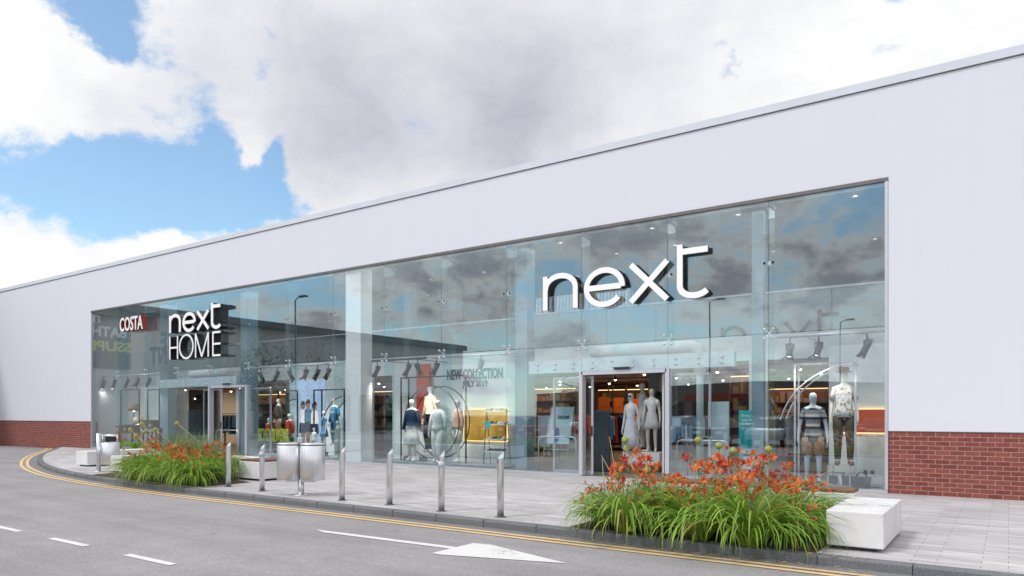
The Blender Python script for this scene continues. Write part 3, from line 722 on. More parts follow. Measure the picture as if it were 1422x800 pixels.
    for item in outfit:
        kind, c = item[0], CL[item[1]]; m = MB()
        if kind in ('tshirt', 'shirt', 'jacket'):
            g_ = {'tshirt': 0.006, 'shirt': 0.012, 'jacket': 0.020}[kind]; hem = item[2] if len(item) > 2 else 0.50
            zs = [(hem, 0.084 + g_, 0.064 + g_, 0), (0.56, 0.078 + g_, 0.060 + g_, 0), (0.63, 0.064 + g_, 0.052 + g_, 0), (0.72, 0.074 + g_, 0.058 + g_, 0), (0.765, 0.080 + g_, 0.052 + g_, 0.002), (0.798, 0.070 + g_ * 0.7, 0.042 + g_ * 0.6, 0.004), (0.815, 0.048, 0.034, 0.005), (0.83, 0.028, 0.028, 0.005)]
            tors(m, zs)
            for A in (AL, AR):
                if kind == 'tshirt': P_ = [A[0] + Vector((0, 0, 0.002)), A[0].lerp(A[1], 0.62)]; m.tube([P_[0] + Vector((0, 0, 0.006))] + P_[1:], [0.024, 0.032], 10)
                elif kind == 'shirt' and len(item) > 3 and item[3] == 'short': P_ = [A[0], A[0].lerp(A[1], 0.75)]; m.tube(P_, [0.029, 0.036], 10)
                else: P_ = [A[0], A[1], A[1].lerp(A[2], 0.93)]; m.tube(P_, [0.027 + g_ * 0.3, 0.026 + g_ * 0.3, 0.021 + g_ * 0.3], 10)
            build(scl(m), {'tshirt': 't_shirt', 'shirt': 'shirt', 'jacket': 'jacket'}[kind], c, root)
        elif kind in ('trousers', 'shorts', 'wide_trousers'):
            end = 0.31 if kind == 'shorts' else 0.05; wd = {'trousers': 0, 'shorts': 0.012, 'wide_trousers': 0.018}[kind]
            tors(m, [(0.62, 0.062, 0.050, 0), (0.57, 0.078, 0.060, 0), (0.51, 0.090, 0.066, 0), (0.475, 0.088, 0.064, 0)])
            for G_ in (LL, LR):
                hip, kn, an = G_[0], G_[1], G_[2]
                if kind == 'shorts': q = hip.lerp(kn, 0.80); m.tube([hip, hip.lerp(kn, 0.4), q], [0.056, 0.057, 0.056], 12)
                else: m.tube([hip, hip.lerp(kn, 0.5), kn, kn.lerp(an, 0.6), an + Vector((0, 0, 0.012))], [0.056, 0.053 + wd * 0.5, 0.043 + wd, 0.034 + wd, 0.031 + wd], 12)
            build(scl(m), 'shorts' if kind == 'shorts' else 'trousers', c, root)
        elif kind in ('dress', 'skirt'):
            hem = item[2]; fl = item[3]; zs = []
            n = 28
            def pl(z, rx, ry, amp):
                return [Vector((rx * (1 + amp * math.sin(7 * q)) * math.cos(q), ry * (1 + amp * math.sin(7 * q)) * math.sin(q), z)) for q in [2 * math.pi * k / n for k in range(n)]]
            rs = [pl(hem, 0.088 + fl, 0.070 + fl * 0.8, 0.07), pl((hem + 0.53) / 2, 0.090 + fl * 0.5, 0.070 + fl * 0.4, 0.045), pl(0.53, 0.084, 0.064, 0.01), pl(0.575, 0.076, 0.060, 0.0), pl(0.63, 0.058, 0.048, 0)]
            if kind == 'dress': rs += [pl(0.72, 0.074, 0.060, 0), pl(0.765, 0.080, 0.052, 0), pl(0.798, 0.068, 0.040, 0), pl(0.812, 0.044, 0.032, 0)]
            m.rings(rs)
            if kind == 'dress' and len(item) > 4:
                for A in (AL, AR): m.tube([A[0], A[0].lerp(A[1], item[4])], [0.027, 0.034], 10)
            build(scl(m), kind, c, root)
        elif kind == 'shoes':
            for G_ in (LL, LR):
                m = MB(); a, t = G_[2], G_[3]
                m.tube([a + Vector((0, 0.022, -0.022)), a + Vector((0, -0.01, -0.020)), t + Vector((0, 0.01, 0.004)), t + Vector((0, -0.012, 0))], [0.021, 0.027, 0.024, 0.013], 10)
                build(scl(m), 'shoe', c, root)
        elif kind == 'bag':
            m.lathe([(0.001, -0.012), (0.045, -0.014), (0.052, 0), (0.045, 0.014), (0.001, 0.012)], (AL[3].x - 0.01, AL[3].y - 0.01, AL[3].z - 0.07), 16, axis='y'); build(scl(m), 'round_bag', CL['tan'], root)
    if hat:
        m = MB(); m.lathe([(0.082, 0.955), (0.080, 0.960), (0.052, 0.966), (0.047, 1.0), (0.040, 1.012), (0.001, 1.010)], (0, -0.004, 0), 20); build(scl(m), 'straw_hat', CL['tan'], root)
    if shades:
        m = MB()
        for s in (-1, 1): m.lathe([(0.001, -0.006), (0.016, -0.004), (0.016, 0.002), (0.001, 0.003)], (s * 0.019, -0.050, 0.928), 12, axis='y')
        build(scl(m), 'sunglasses', M['black'], root)
    return root
def fig(px, Y, pfoot, phead, zf=None):
    """standing place and height of a figure seen between two rows"""
    x = xat(px, Y); a = atY(px, pfoot, Y); b = atY(px, phead, Y)
    z = 0.10 if zf is None else zf
    return Vector((x, Y, z)), b.z - z
D = 0.10
def mq(label, px, Y, head, zf=D, **k):
    loc, h = fig(px, Y, 600, head, zf)
    return mannequin(label, loc, h, **k)
mq('grey headed mannequin in a striped tee and brown shorts in the far right window', 1129, 0.60, 541, zf=0.03, skin='skin_grey', outfit=[('tshirt', 'stripe', 0.47), ('shorts', 'tan'), ('shoes', 'black')], rz=R(12), la=0.25, ra=0.2)
mq('mannequin in a straw hat, floral shirt and dark trousers standing on a metal table', 1172, 0.90, 511, zf=0.47, outfit=[('trousers', 'olive'), ('tshirt', 'white', 0.52), ('shirt', 'floral', 0.49, 'short'), ('shoes', 'brown')], hat=True, rz=R(14), la=0.1, ra=0.1)
mq('mannequin in a long white buttoned dress and sunglasses in the right doorway', 876, 2.6, 543, zf=0.18, outfit=[('dress', 'pale', 0.20, 0.045)], shades=True, rz=R(-8), la=0.05, ra=0.25)
mq('mannequin in a pale blue dress with a round straw bag behind two others', 892, 3.3, 529, zf=0.55, skin='skin_grey', outfit=[('dress', 'blue' if False else 'pale', 0.28, 0.04, 0.4), ('bag', 'tan')], rz=R(-55), la=0.2, ra=0.1)
mq('mannequin in a short white dress on the wooden block in the right doorway', 905, 2.7, 537, zf=0.50, outfit=[('dress', 'white', 0.36, 0.03, 0.5)], rz=R(8), la=0.15, ra=0.15)
mq('bald mannequin in a navy jacket over a pale skirt in the middle window', 572, 0.75, 552, outfit=[('tshirt', 'offwhite', 0.5), ('skirt', 'offwhite', 0.26, 0.05), ('jacket', 'navy', 0.56), ('shoes', 'white')], rz=R(15), la=0.2, ra=0.2, stride=0.4)
mq('tall mannequin in a cream blouse and dark trousers behind the white suit', 598, 1.25, 532, zf=0.35, outfit=[('wide_trousers', 'black'), ('shirt', 'cream', 0.55)], rz=R(-10), la=0.35, ra=0.3)
mq('mannequin in an off white suit with wide trousers in the middle window', 608, 0.70, 553, outfit=[('wide_trousers', 'offwhite'), ('jacket', 'offwhite', 0.50), ('shoes', 'white')], rz=R(8), la=0.3, ra=0.25, stride=0.6)
mq('mannequin in a peach top and white shorts right of the hoops', 636, 1.1, 553, outfit=[('shirt', 'peach', 0.52), ('shorts', 'white'), ('shoes', 'white')], rz=R(-20), la=0.1, ra=0.1, stride=0.4)
# school window
K = dict(cat='mannequin')
mq('child mannequin in a dark coat raised at the back of the school display', 387, 1.3, 552, zf=0.62, outfit=[('trousers', 'tan'), ('tshirt', 'white', 0.52), ('jacket', 'olive', 0.50), ('shoes', 'black')], la=0.5, ra=0.4, rz=R(-10))
mq('child mannequin in a red cardigan and black trousers behind the lime letters', 373, 0.95, 579, zf=0.12, outfit=[('trousers', 'black'), ('tshirt', 'white', 0.55), ('jacket', 'red', 0.47), ('shoes', 'black')], la=0.2, ra=0.2)
mq('child mannequin in a red cardigan over a navy pinafore beside the coat mannequin', 402, 0.95, 573, zf=0.12, outfit=[('skirt', 'navy', 0.30, 0.04), ('tshirt', 'white', 0.55), ('jacket', 'red', 0.48), ('shoes', 'black')], la=0.25, ra=0.4)
mq('small child mannequin in a red jumper and grey shorts beside the bins', 392, 0.65, 594, zf=0.10, outfit=[('shorts', 'grey'), ('shirt', 'red', 0.5), ('shoes', 'black')])
mq('small child mannequin in a white polo shirt in front of the lit screen', 436, 0.8, 593, zf=0.10, outfit=[('shorts', 'grey'), ('tshirt', 'white', 0.5), ('shoes', 'black')])
mq('child mannequin in a blue gingham dress near the black hoop', 450, 1.0, 569, zf=0.30, outfit=[('dress', 'blue', 0.33, 0.04, 0.5), ('shoes', 'white')], rz=R(-15), la=0.2)
mq('tall mannequin in a navy shirt dress at the back beside the large column', 465, 1.3, 552, zf=0.45, outfit=[('trousers', 'denim'), ('shirt', 'denim', 0.42)], la=0.3, ra=0.2, bend_r=1)
mq('mannequin in a beige top and trousers beside the large white column', 469, 0.7, 583, zf=0.10, outfit=[('wide_trousers', 'beige'), ('shirt', 'beige', 0.48), ('shoes', 'white')], rz=R(-25), la=0.1, bend_l=1)

# ------------------------------------------------------------------ display deck, hoops, frames
def deck(x0, x1, y0, y1, label, h=0.085):
    m = MB(); m.box(x0, x1, y0, y1, 0.013, h); one(m, 'display_plinth', M['wallin'], label, 'plinth', 'window display plinths', bevel=0.005)
deck(WX0 + 0.35, xat(218, 0.6), 0.5, 1.5, 'low grey plinth along the far left display window')
deck(xat(350, 0.6), -17.8, 0.5, 1.6, 'low grey plinth under the school uniform display')
deck(-16.5, -11.6, 0.5, 1.6, 'low grey plinth under the middle window mannequins')
def hoop(mb, cx, cz, r, y, tr=0.016, a0=0, a1=360):
    full = a1 - a0 >= 360
    pts = [(cx + r * math.cos(R(a)), y, cz + r * math.sin(R(a))) for a in [a0 + (a1 - a0) * i / 40 for i in range(40 if full else 41)]]
    mb.tube(pts, tr, 6, closed=full)
def hoop_frame(label, px0, px1, top, Y, cpx, cpz, r, a0=0, a1=360, mat='black', gap=0.35):
    x0, x1 = xat(px0, Y), xat(px1, Y); zt = atY(px0, top, Y).z
    t = empty('hoop_stand', label, 'display frame', ((x0 + x1) / 2, Y, 0.086), group='metal display frames in the windows')
    m = MB(); q = 0.02
    m.box(x0 - q, x0 + q, Y - q, Y + q, 0.09, zt); m.box(x1 - q, x1 + q, Y - q, Y + q, 0.09, zt); m.box(x0 + q, x1 - q, Y - q, Y + q, zt - 0.04, zt)
    m.box(x0 - q, x0 + q, Y + gap - q, Y + gap + q, 0.09, zt); m.box(x0 - q, x0 + q, Y + q, Y + gap - q, zt - 0.04, zt)
    build(m, 'frame', M[mat], t)
    c = atY(cpx, cpz, Y)
    for dy in (-0.08, 0.42):
        m = MB(); hoop(m, c.x, c.z, r, Y + dy, 0.018, a0, a1); build(m, 'hoop', M[mat], t)
    m = MB()
    for dx in (-0.9, -0.3, 0.35): m.box(c.x + dx * r - 0.09, c.x + dx * r + 0.09, Y - 0.16, Y + 0.02, 0.087, 0.24)
    build(m, 'foot_weight', M['black'], t)
    return t
hoop_frame('black frame with two big hoops round the middle window mannequins', 557, 647, 524, 0.95, 601, 586, 1.10)
hoop_frame('black frame with curved bars at the school display beside the column', 436, 478, 541, 1.0, 483, 600, 1.22, 100, 250)
hoop_frame('black curved bars over the mannequin in the dark coat', 376, 413, 543, 1.35, 414, 600, 1.2, 92, 170)
hoop_frame('thin silver frame with a curved bar in the far right window', 1104, 1188, 505, 0.8, 1192, 612, 1.62, 92, 165, 'alu')

# furniture in the right hand window
def table_frame(label, x0, x1, y0, y1, z0, z1, mat='alu'):
    t = empty('metal_table', label, 'table', ((x0 + x1) / 2, (y0 + y1) / 2, z0), group='metal display tables')
    q = 0.012
    for x in (x0, x1 - 2 * q):
        for y in (y0, y1 - 2 * q):
            m = MB(); m.box(x, x + 2 * q, y, y + 2 * q, z0, z1 - 0.02); build(m, 'leg', M[mat], t)
    m = MB(); m.box(x0, x1, y0, y1, z1 - 0.019, z1); build(m, 'table_top', M[mat], t)
    m = MB(); m.box(x0 + 2 * q, x1 - 2 * q, y0, y0 + 2 * q, z0 + 0.001, z0 + 0.025); m.box(x0 + 2 * q, x1 - 2 * q, y1 - 2 * q, y1, z0 + 0.001, z0 + 0.025); build(m, 'rail', M[mat], t)
table_frame('metal table under the mannequin in the straw hat', xat(1150, 0.7), xat(1182, 0.7), 0.62, 1.2, 0.014, 0.465)
table_frame('low metal shoe bench in the right corner of the far right window', xat(1185, 0.55), xat(1229, 0.55), 0.45, 0.95, 0.014, 0.30)
bx = xat(1199, 0.6)
m = MB(); m.prism([(bx - 0.17, 0.5, 0.02), (bx + 0.13, 0.5, 0.02), (bx + 0.17, 0.5, 0.26), (bx - 0.2, 0.5, 0.26)], (0, -0.12, 0)); m.tube([(bx - 0.12, 0.44, 0.26), (bx - 0.06, 0.44, 0.34), (bx + 0.05, 0.44, 0.34), (bx + 0.1, 0.44, 0.26)], 0.01, 6)
one(m, 'hand_bag', M['black'], 'dark bag hanging at the low metal shoe bench', 'bag')
for i in (0, 1):
    m = MB(); x = bx + 0.02 + i * 0.13; m.tube([(x, 0.78, 0.345), (x, 0.7, 0.35), (x, 0.6, 0.335), (x, 0.53, 0.325)], [0.035, 0.045, 0.036, 0.02], 10)
    m2 = MB(); m2.box(x - 0.04, x + 0.04, 0.52, 0.81, 0.302, 0.32)
    s = empty('trainer', 'dark trainer with a white sole on the low shoe bench', 'shoe', (x, 0.66, 0.302), group='pair of trainers on the shoe bench'); build(m, 'upper', M['black'], s); build(m2, 'sole', M['white'], s)
for px, c, lb, hh in ((1165, 'white', 'small white box under the metal table', 0.22), (1176, 'charcoal', 'small dark box beside the white one under the metal table', 0.16)):
    x = xat(px, 0.8); m = MB(); m.box(x - 0.09, x + 0.07, 0.75, 0.95, 0.04, 0.04 + hh); m.box(x - 0.10, x + 0.08, 0.74, 0.96, 0.04 + hh, 0.08 + hh); one(m, 'box', M[c], lb, 'box', bevel=0.004)
# wall panels with warm light strips
def glow_panel(label, px0, px1, pt, pb, Y, mat):
    a = atY(px0, pt, Y); b = atY(px1, pb, Y); zt = a.z; zb = b.z if False else atY(px0, pb, Y).z
    t = empty('lit_wall_band', label, 'wall panel', ((a.x + b.x) / 2, Y, zb))
    m = MB(); m.box(a.x, b.x, Y - 0.07, Y - 0.03, zb, zt); build(m, 'panel', M[mat], t)
    m = MB(); m.box(a.x + 0.02, b.x - 0.02, Y - 0.05, Y - 0.005, zt + 0.003, zt + 0.03); m.box(a.x + 0.02, b.x - 0.02, Y - 0.05, Y - 0.005, zb - 0.03, zb - 0.003)
    if mat == 'yellow': m.box(b.x + 0.003, b.x + 0.03, Y - 0.05, Y - 0.005, zb, zt); m.box(a.x - 0.03, a.x - 0.003, Y - 0.05, Y - 0.005, zb, zt)
    build(m, 'light_strip', M['strip'], t)
glow_panel('rust red wall band lit from above and below behind the straw hat mannequin', 1163, 1236, 569, 600, 1.75, 'red')
glow_panel('mustard yellow wall panel with glowing edges behind the ladder shelf', 646, 705, 569, 611, 1.75, 'yellow')
a = atY(578, 508, 1.6); b = atY(596, 592, 1.6)
m = MB(); m.box(a.x, b.x, 1.60, 1.66, b.z, a.z); m.box(a.x - 0.02, b.x + 0.02, 1.585, 1.675, a.z + 0.002, a.z + 0.04)
one(m, 'hanging_banner', M['red'], 'tall rust red banner behind the cream blouse mannequin', 'banner', bevel=0.004)
# lit screen with three children
Yl = 1.68; a = atY(412, 529, Yl); b = atY(450, 616, Yl)
t = empty('poster_screen', 'pale blue lit poster of three schoolchildren behind the uniform display', 'poster', ((a.x + b.x) / 2, Yl, 0.5))
m = MB(); m.box(a.x, b.x, Yl, Yl + 0.06, b.z, a.z); build(m, 'screen', M['screen'], t)
for i, (px, top, c1, c2) in enumerate(((421, 560, 'white', 'navy'), (428, 558, 'denim', 'navy'), (437, 561, 'white', 'navy'))):
    hd = atY(px, top + 4, Yl); x, z = hd.x, hd.z
    for nm, mt, pts in (('printed_head', M['tan'], [(x + 0.11 * math.cos(q), z + 0.14 * math.sin(q)) for q in [k * math.pi / 6 for k in range(12)]]),
                        ('printed_hair', CL['black'], [(x - 0.13, z - 0.10), (x - 0.14, z + 0.08), (x - 0.06, z + 0.19), (x + 0.07, z + 0.19), (x + 0.14, z + 0.07), (x + 0.08, z + 0.05), (x - 0.07, z + 0.06)]),
                        ('printed_top', CL[c1], [(x - 0.05, z - 0.13), (x + 0.05, z - 0.13), (x + 0.19, z - 0.2), (x + 0.22, z - 0.62), (x - 0.22, z - 0.62), (x - 0.19, z - 0.2)]),
                        ('printed_skirt', CL[c2], [(x - 0.19, z - 0.62), (x + 0.19, z - 0.62), (x + 0.24, z - 1.0), (x - 0.24, z - 1.0)]),
                        ('printed_legs', M['tan'], [(x - 0.13, z - 1.0), (x + 0.13, z - 1.0), (x + 0.09, z - 1.4), (x - 0.09, z - 1.4)])):
        yy = Yl - 0.002 - 0.001 * i - (0.0035 if nm == 'printed_hair' else 0)
        m = MB(); m.add([(u, yy, v) for u, v in pts], [list(range(len(pts)))]); build(m, nm, mt, t)
# ladder shelf
Ys2 = 1.0; xa, xb = xat(671, Ys2), xat(699, Ys2); zt = atY(671, 568, Ys2).z
t = empty('ladder_shelf', 'black ladder shelf with white shelves of shoes in the middle window', 'shelf', ((xa + xb) / 2, Ys2, 0.086))
m = MB()
for x in (xa, xb):
    m.tube([(x, Ys2 + 0.02, 0.088), (x, Ys2 + 0.16, zt)], 0.014, 6); m.tube([(x, Ys2 + 0.36, 0.088), (x, Ys2 + 0.18, zt)], 0.012, 6)
m.tube([(xa, Ys2 + 0.18, zt), (xb, Ys2 + 0.18, zt)], 0.012, 6); build(m, 'side_frame', M['black'], t)
for i, z in enumerate((0.45, 0.80, 1.24, 1.62)):
    m = MB(); y0 = Ys2 + 0.0 + 0.03 * i; m.box(xa + 0.015, xb - 0.015, y0, y0 + 0.32, z, z + 0.025); build(m, 'shelf', M['white'], t)
    for j in range(4 if i < 3 else 3):
        x = xa + 0.12 + j * (xb - xa - 0.24) / 3; m = MB()
        m.tube([(x, y0 + 0.26, z + 0.065), (x, y0 + 0.16, z + 0.06), (x, y0 + 0.05, z + 0.045)], [0.04, 0.036, 0.022], 8)
        sh_ = one(m, 'shoe', [CL['white'], CL['cream'], M['black'], CL['tan']][(i + j) % 4 if i else 2], 'small shoe displayed on the black ladder shelf', 'shoe', 'shoes on the ladder shelf')
a = atY(673, 598, 0.6)
t = empty('price_card', 'teal price shield on the ladder shelf', 'price card', (a.x, 0.72, 1.02))
m = MB(); x = a.x; z = 1.22; m.prism([(x - 0.10, 0.72, z + 0.12), (x + 0.12, 0.72, z + 0.12), (x + 0.12, 0.72, z), (x + 0.01, 0.72, z - 0.14), (x - 0.10, 0.72, z)], (0, 0.01, 0)); build(m, 'shield', M['teal'], t)

# ------------------------------------------------------------------ track spotlights
def spot_bar(label, px0, px1, Y, z=3.24, mat='alu'):
    x0, x1 = xat(px0, Y), xat(px1, Y)
    t = empty('lighting_bar', label, 'lighting bar', ((x0 + x1) / 2, Y, z), group='spotlight bars')
    m = MB(); m.tube([(x0, Y, z), (x1, Y, z)], 0.036, 10); build(m, 'bar', M[mat], t)
    m = MB(); k = max(2, int((x1 - x0) / 2.2))
    for i in range(k): x = x0 + (i + 0.5) * (x1 - x0) / k; m.tube([(x, Y, z), (x, SY - 0.0, z)], 0.012, 6)
    build(m, 'wall_arm', M[mat], t)
spot_bar('steel bar carrying three spotlights in the far right window', 1078, 1236, 0.55)
spot_bar('dark bar carrying spotlights over the middle window', 505, 592, 0.55, mat='charcoal')
spot_bar('pale bar over the NEW COLLECTION wall', 600, 716, 0.62)
spot_bar('steel bar carrying spotlights over the school display', 346, 478, 0.55)
spot_bar('steel bar carrying spotlights in the far left window', 136, 222, 0.55)
sp = empty('spotlight', 'x', 'spotlight', (0, 0, 0), group='black track spotlights', bake=False)
m = MB(); m.tube([(0, 0, -0.04), (0, 0, -0.16)], 0.018, 8); m.box(-0.085, 0.085, -0.03, 0.03, -0.18, -0.16); m.box(-0.085, -0.07, -0.03, 0.03, -0.30, -0.18); m.box(0.07, 0.085, -0.03, 0.03, -0.30, -0.18); build(m, 'bracket', M['black'], sp)
m = MB(); m.lathe([(0.055, 0.14), (0.068, 0.12), (0.068, -0.12), (0.075, -0.20), (0.070, -0.20), (0.058, -0.14)], (0, 0, -0.29), 14)
mt = Matrix.Translation((0, 0, -0.29)) @ Matrix.Rotation(R(-22), 4, 'X') @ Matrix.Rotation(R(14), 4, 'Y') @ Matrix.Translation((0, 0, 0.29)); m.xf(mt); build(m, 'housing', M['black'], sp)
m = MB()
for s in (-1, 1): m.add([(s * 0.07, -0.05, -0.49), (s * 0.07, 0.05, -0.49), (s * 0.15, 0.05, -0.56), (s * 0.15, -0.05, -0.56)], [(0, 1, 2, 3)])
m.xf(mt); build(m, 'barn_door', M['black'], sp)
m = MB(); m.lathe([(0.055, -0.155), (0.001, -0.15)], (0, 0, -0.29), 14); m.xf(mt); build(m, 'lamp', M['lamp_white'], sp)
SPOTS = [(1097, 0.55, 'spotlight leftmost on the far right window bar'), (1137, 0.55, 'spotlight second on the far right window bar'), (1204, 0.55, 'spotlight nearest the wall on the far right window bar'),
         (524, 0.55, 'lit spotlight beside the large column on the dark bar'), (567, 0.55, 'spotlight over the navy jacket mannequin'), (580, 0.55, 'spotlight in front of the rust red banner'), (606, 0.62, 'spotlight right of the rust red banner'), (668, 0.62, 'spotlight over the NEW COLLECTION wording'),
         (362, 0.55, 'spotlight above the red cardigan mannequin by the lime letters'), (385, 0.55, 'spotlight above the dark coat mannequin'), (403, 0.55, 'spotlight above the navy pinafore mannequin'), (425, 0.55, 'first spotlight above the lit poster'), (441, 0.55, 'second spotlight above the lit poster'), (456, 0.55, 'spotlight above the gingham dress'),
         (144, 0.55, 'spotlight at the far left end of the bar'), (159, 0.55, 'second spotlight in the far left window'), (177, 0.55, 'third spotlight in the far left window'), (191, 0.55, 'fourth spotlight in the far left window'), (207, 0.55, 'spotlight nearest the left door in the far left window')]
for i, (px, Y, lb) in enumerate(SPOTS): place(sp, i == 0, (xat(px, Y), Y, 3.24), R(random.choice([-20, 10, 35, -50, 160])), lb)
# small downlights in the ceilings
dl = empty('downlight', 'x', 'ceiling light', (0, 0, 0), bake=False, group='downlights in the tall ceiling')
m = MB(); m.lathe([(0.09, 0.0), (0.09, -0.03), (0.07, -0.03), (0.068, -0.004)], n=14); build(m, 'trim', M['white'], dl)
m = MB(); m.lathe([(0.045, -0.012), (0.001, -0.012)], n=14); build(m, 'lamp', M['lamp_white'], dl)
k = 0
for Y in (1.5, 3.6, 6.0):
    for i in range(14):
        x = WX0 + 1.2 + i * 2.28 + random.uniform(-0.5, 0.5)
        if random.random() < 0.3: continue
        place(dl, k == 0, (x, Y, 6.349), 0, 'small round downlight lit in the tall pale ceiling'); k += 1
cl = empty('shop_spotlight', 'x', 'ceiling light', (0, 0, 0), bake=False, group='warm lights in the shop ceiling')
m = MB(); m.tube([(0, 0, 0), (0, 0, -0.10)], 0.012, 6); m.lathe([(0.03, -0.10), (0.045, -0.12), (0.05, -0.20), (0.045, -0.20)], n=12); build(m, 'housing', M['black'], cl)
m = MB(); m.ball((0, 0, -0.20), 0.042, 8); build(m, 'lamp', M['lamp'], cl)
k = 0
for Y in (4.0, 6.5, 9.0, 11.5):
    for i in range(15):
        place(cl, k == 0, (WX0 + 0.8 + i * 2.2 + (0.7 if int(Y) % 2 else 0), Y, 2.929), 0, 'warm glowing spotlight on the brown ground floor ceiling'); k += 1
m = MB()
for i, Y in enumerate((3.2, 4.7, 7.2, 9.7)):
    m = MB(); m.box(WX0 + 0.2, WX1 - 0.2, Y, Y + 0.06, 2.84, 2.925); build(m, 'ceiling_track', M['coping'], shop)

# ------------------------------------------------------------------ inside: doorway and shop goods
def prism_box(x0, x1, y0, y1, z0, z1, name, mat, label, cat, group=None, bev=0.008):
    m = MB(); m.box(x0, x1, y0, y1, z0, z1); return one(m, name, mat, label, cat, group, bevel=bev)
# security pedestals
def pedestal(px0, px1, Y, top, label):
    x0, x1 = xat(px0, Y), xat(px1, Y); zt = atY((px0 + px1) / 2, top, Y).z
    t = empty('security_gate', label, 'security gate', ((x0 + x1) / 2, Y, 0.013), group='security gates in the doorways')
    m = MB(); m.box(x0, x1, Y, Y + 0.10, 0.03, zt); build(m, 'panel', M['charcoal'], t, bevel=0.03)
    m = MB(); m.box(x0 - 0.06, x1 + 0.02, Y - 0.05, Y + 0.2, 0.013, 0.028); m.box(x0 - 0.06, x0 - 0.01, Y, Y + 0.10, 0.03, zt - 0.03); build(m, 'base', M['grey_fabric'], t)
pedestal(825, 846, 1.1, 570, 'dark upright security gate just inside the right doorway')
pedestal(261, 279, 1.1, 569, 'dark upright security gate just inside the left doorway')
prism_box(xat(872, 2.9), xat(923, 2.9), 2.55, 3.9, 0.014, 0.50, 'white_block', M['white'], 'white display block under the doorway mannequins', 'plinth')
prism_box(xat(855, 2.25), xat(915, 2.25), 2.0, 2.52, 0.014, 0.17, 'wood_block', M['wood'], 'low brown wooden block in front of the doorway mannequins', 'plinth')
x = xat(914, 3.4)
m = MB(); m.lathe([(0.20, 0.0), (0.27, 0.25), (0.28, 0.42), (0.22, 0.66), (0.20, 0.66), (0.19, 0.60)], (x, 3.4, 0.51), 20)
t = empty('tall_vase', 'dark ribbed barrel vase beside the short white dress mannequin', 'vase', (x, 3.4, 0.51)); build(m, 'vase_body', M['charcoal'], t)
def leafy(label, loc, n, h, mat='houseleaf', lw=0.11, name='house_plant', cat='plant'):
    t = empty(name, label, cat, loc, bake=False); m = MB(); st = MB(); rnd = random.Random(int(loc[0] * 100))
    for i in range(n):
        a = rnd.uniform(0, 6.28); el = rnd.uniform(0.2, 1.0); L_ = h * rnd.uniform(0.6, 1)
        d = Vector((math.cos(a) * math.sin(el), math.sin(a) * math.sin(el), math.cos(el)))
        p = d * L_; st.tube([(0, 0, 0), p * 0.6, p], 0.008, 5)
        sd = d.cross(Vector((0, 0, 1))).normalized() * lw; dd = (d + Vector((0, 0, -0.5))).normalized() * lw * 3
        m.add([p, p + dd * 0.35 + sd, p + dd * 0.75 + sd * 0.8, p + dd, p + dd * 0.75 - sd * 0.8, p + dd * 0.35 - sd], [(0, 1, 2, 3), (0, 3, 4, 5)])
    build(st, 'stem', M['stalk'], t); build(m, 'foliage', M[mat], t); return t
leafy('broad leaved green plant behind the doorway mannequins', (xat(917, 3.9), 3.9, 1.3), 34, 0.8)
leafy('pot plant with white flowers behind the school display', (xat(358, 2.1), 2.1, 1.1), 40, 0.45, 'petal_white', 0.05, 'flower_display', 'flowers')
# clothes rails with garments
def rail(label, loc, wid, rz, cols, h=1.55, name='clothes_rail'):
    t = empty(name, label, 'clothes rail', loc, rz, 'clothes rails in the shop', bake=False)
    m = MB()
    for s in (-1, 1):
        m.tube([(s * wid / 2, 0, 0.03), (s * wid / 2, 0, h)], 0.015, 6); m.tube([(s * wid / 2, -0.28, 0.02), (s * wid / 2, 0.28, 0.02)], 0.015, 6)
    m.tube([(-wid / 2, 0, h), (wid / 2, 0, h)], 0.015, 6); build(m, 'frame', M['black'], t)
    k = int(wid / 0.11)
    for i in range(k):
        x = -wid / 2 + 0.07 + i * (wid - 0.14) / max(1, k - 1); ln = random.uniform(0.6, 1.0); m = MB()
        m.rings([[Vector((x + sx * dx, y, z)) for sx, y in ((-1, -w_), (1, -w_), (1, w_), (-1, w_))] for z, w_, dx in ((h - 0.06, 0.03, 0.012), (h - 0.11, 0.17, 0.028), (h - 0.4, 0.19, 0.036), (h - ln, 0.20, 0.044))], sm=False)
        build(m, 'garment', CL[cols[i % len(cols)] if random.random() < 0.7 else random.choice(cols)], t)
rail('rail of blue and dark clothes with one red garment in the right doorway', (xat(856, 3.4), 3.4, 0.014), 1.1, R(70), ['navy', 'blue', 'grey', 'red', 'black'])
rail('rail of pale blue clothes right of the right door', (xat(955, 2.6), 2.6, 0.014), 0.9, R(30), ['blue', 'denim', 'blue', 'pale'])
for i, (px, Y, wd, rz, cs_, lb) in enumerate([(790, 6.0, 1.8, 0, ['orange', 'brown', 'tan', 'red'], 'rail of orange and brown clothes behind the left side of the right door'), (862, 7.2, 2.0, 10, ['orange', 'tan', 'black', 'cream'], 'rail of tan and black clothes deep inside the right doorway'),
                                              (985, 6.2, 1.6, 0, ['pink', 'grey', 'navy'], 'rail of pink and grey clothes behind the duct riser'), (1060, 7.0, 2.2, 0, ['brown', 'black', 'orange'], 'rail of brown and orange clothes behind the blue grey column'), (1105, 4.4, 1.6, 0, ['black', 'navy', 'grey'], 'rail of dark menswear behind the striped mannequin'),
                                              (748, 4.4, 1.6, 0, ['orange', 'tan', 'olive'], 'rail of orange and olive clothes beside the middle blue grey column'), (362, 4.6, 1.6, 0, ['black', 'brown', 'navy'], 'rail of dark clothes behind the school display'), (318, 5.0, 1.5, 0, ['blue', 'navy', 'grey'], 'rail of navy clothes behind the left door glass'),
                                              (530, 5.2, 1.8, 0, ['brown', 'cream', 'black'], 'rail of brown and cream clothes right of the large column')]):
    rail(lb, (xat(px, Y), Y, 0.014), wd, R(rz), cs_)
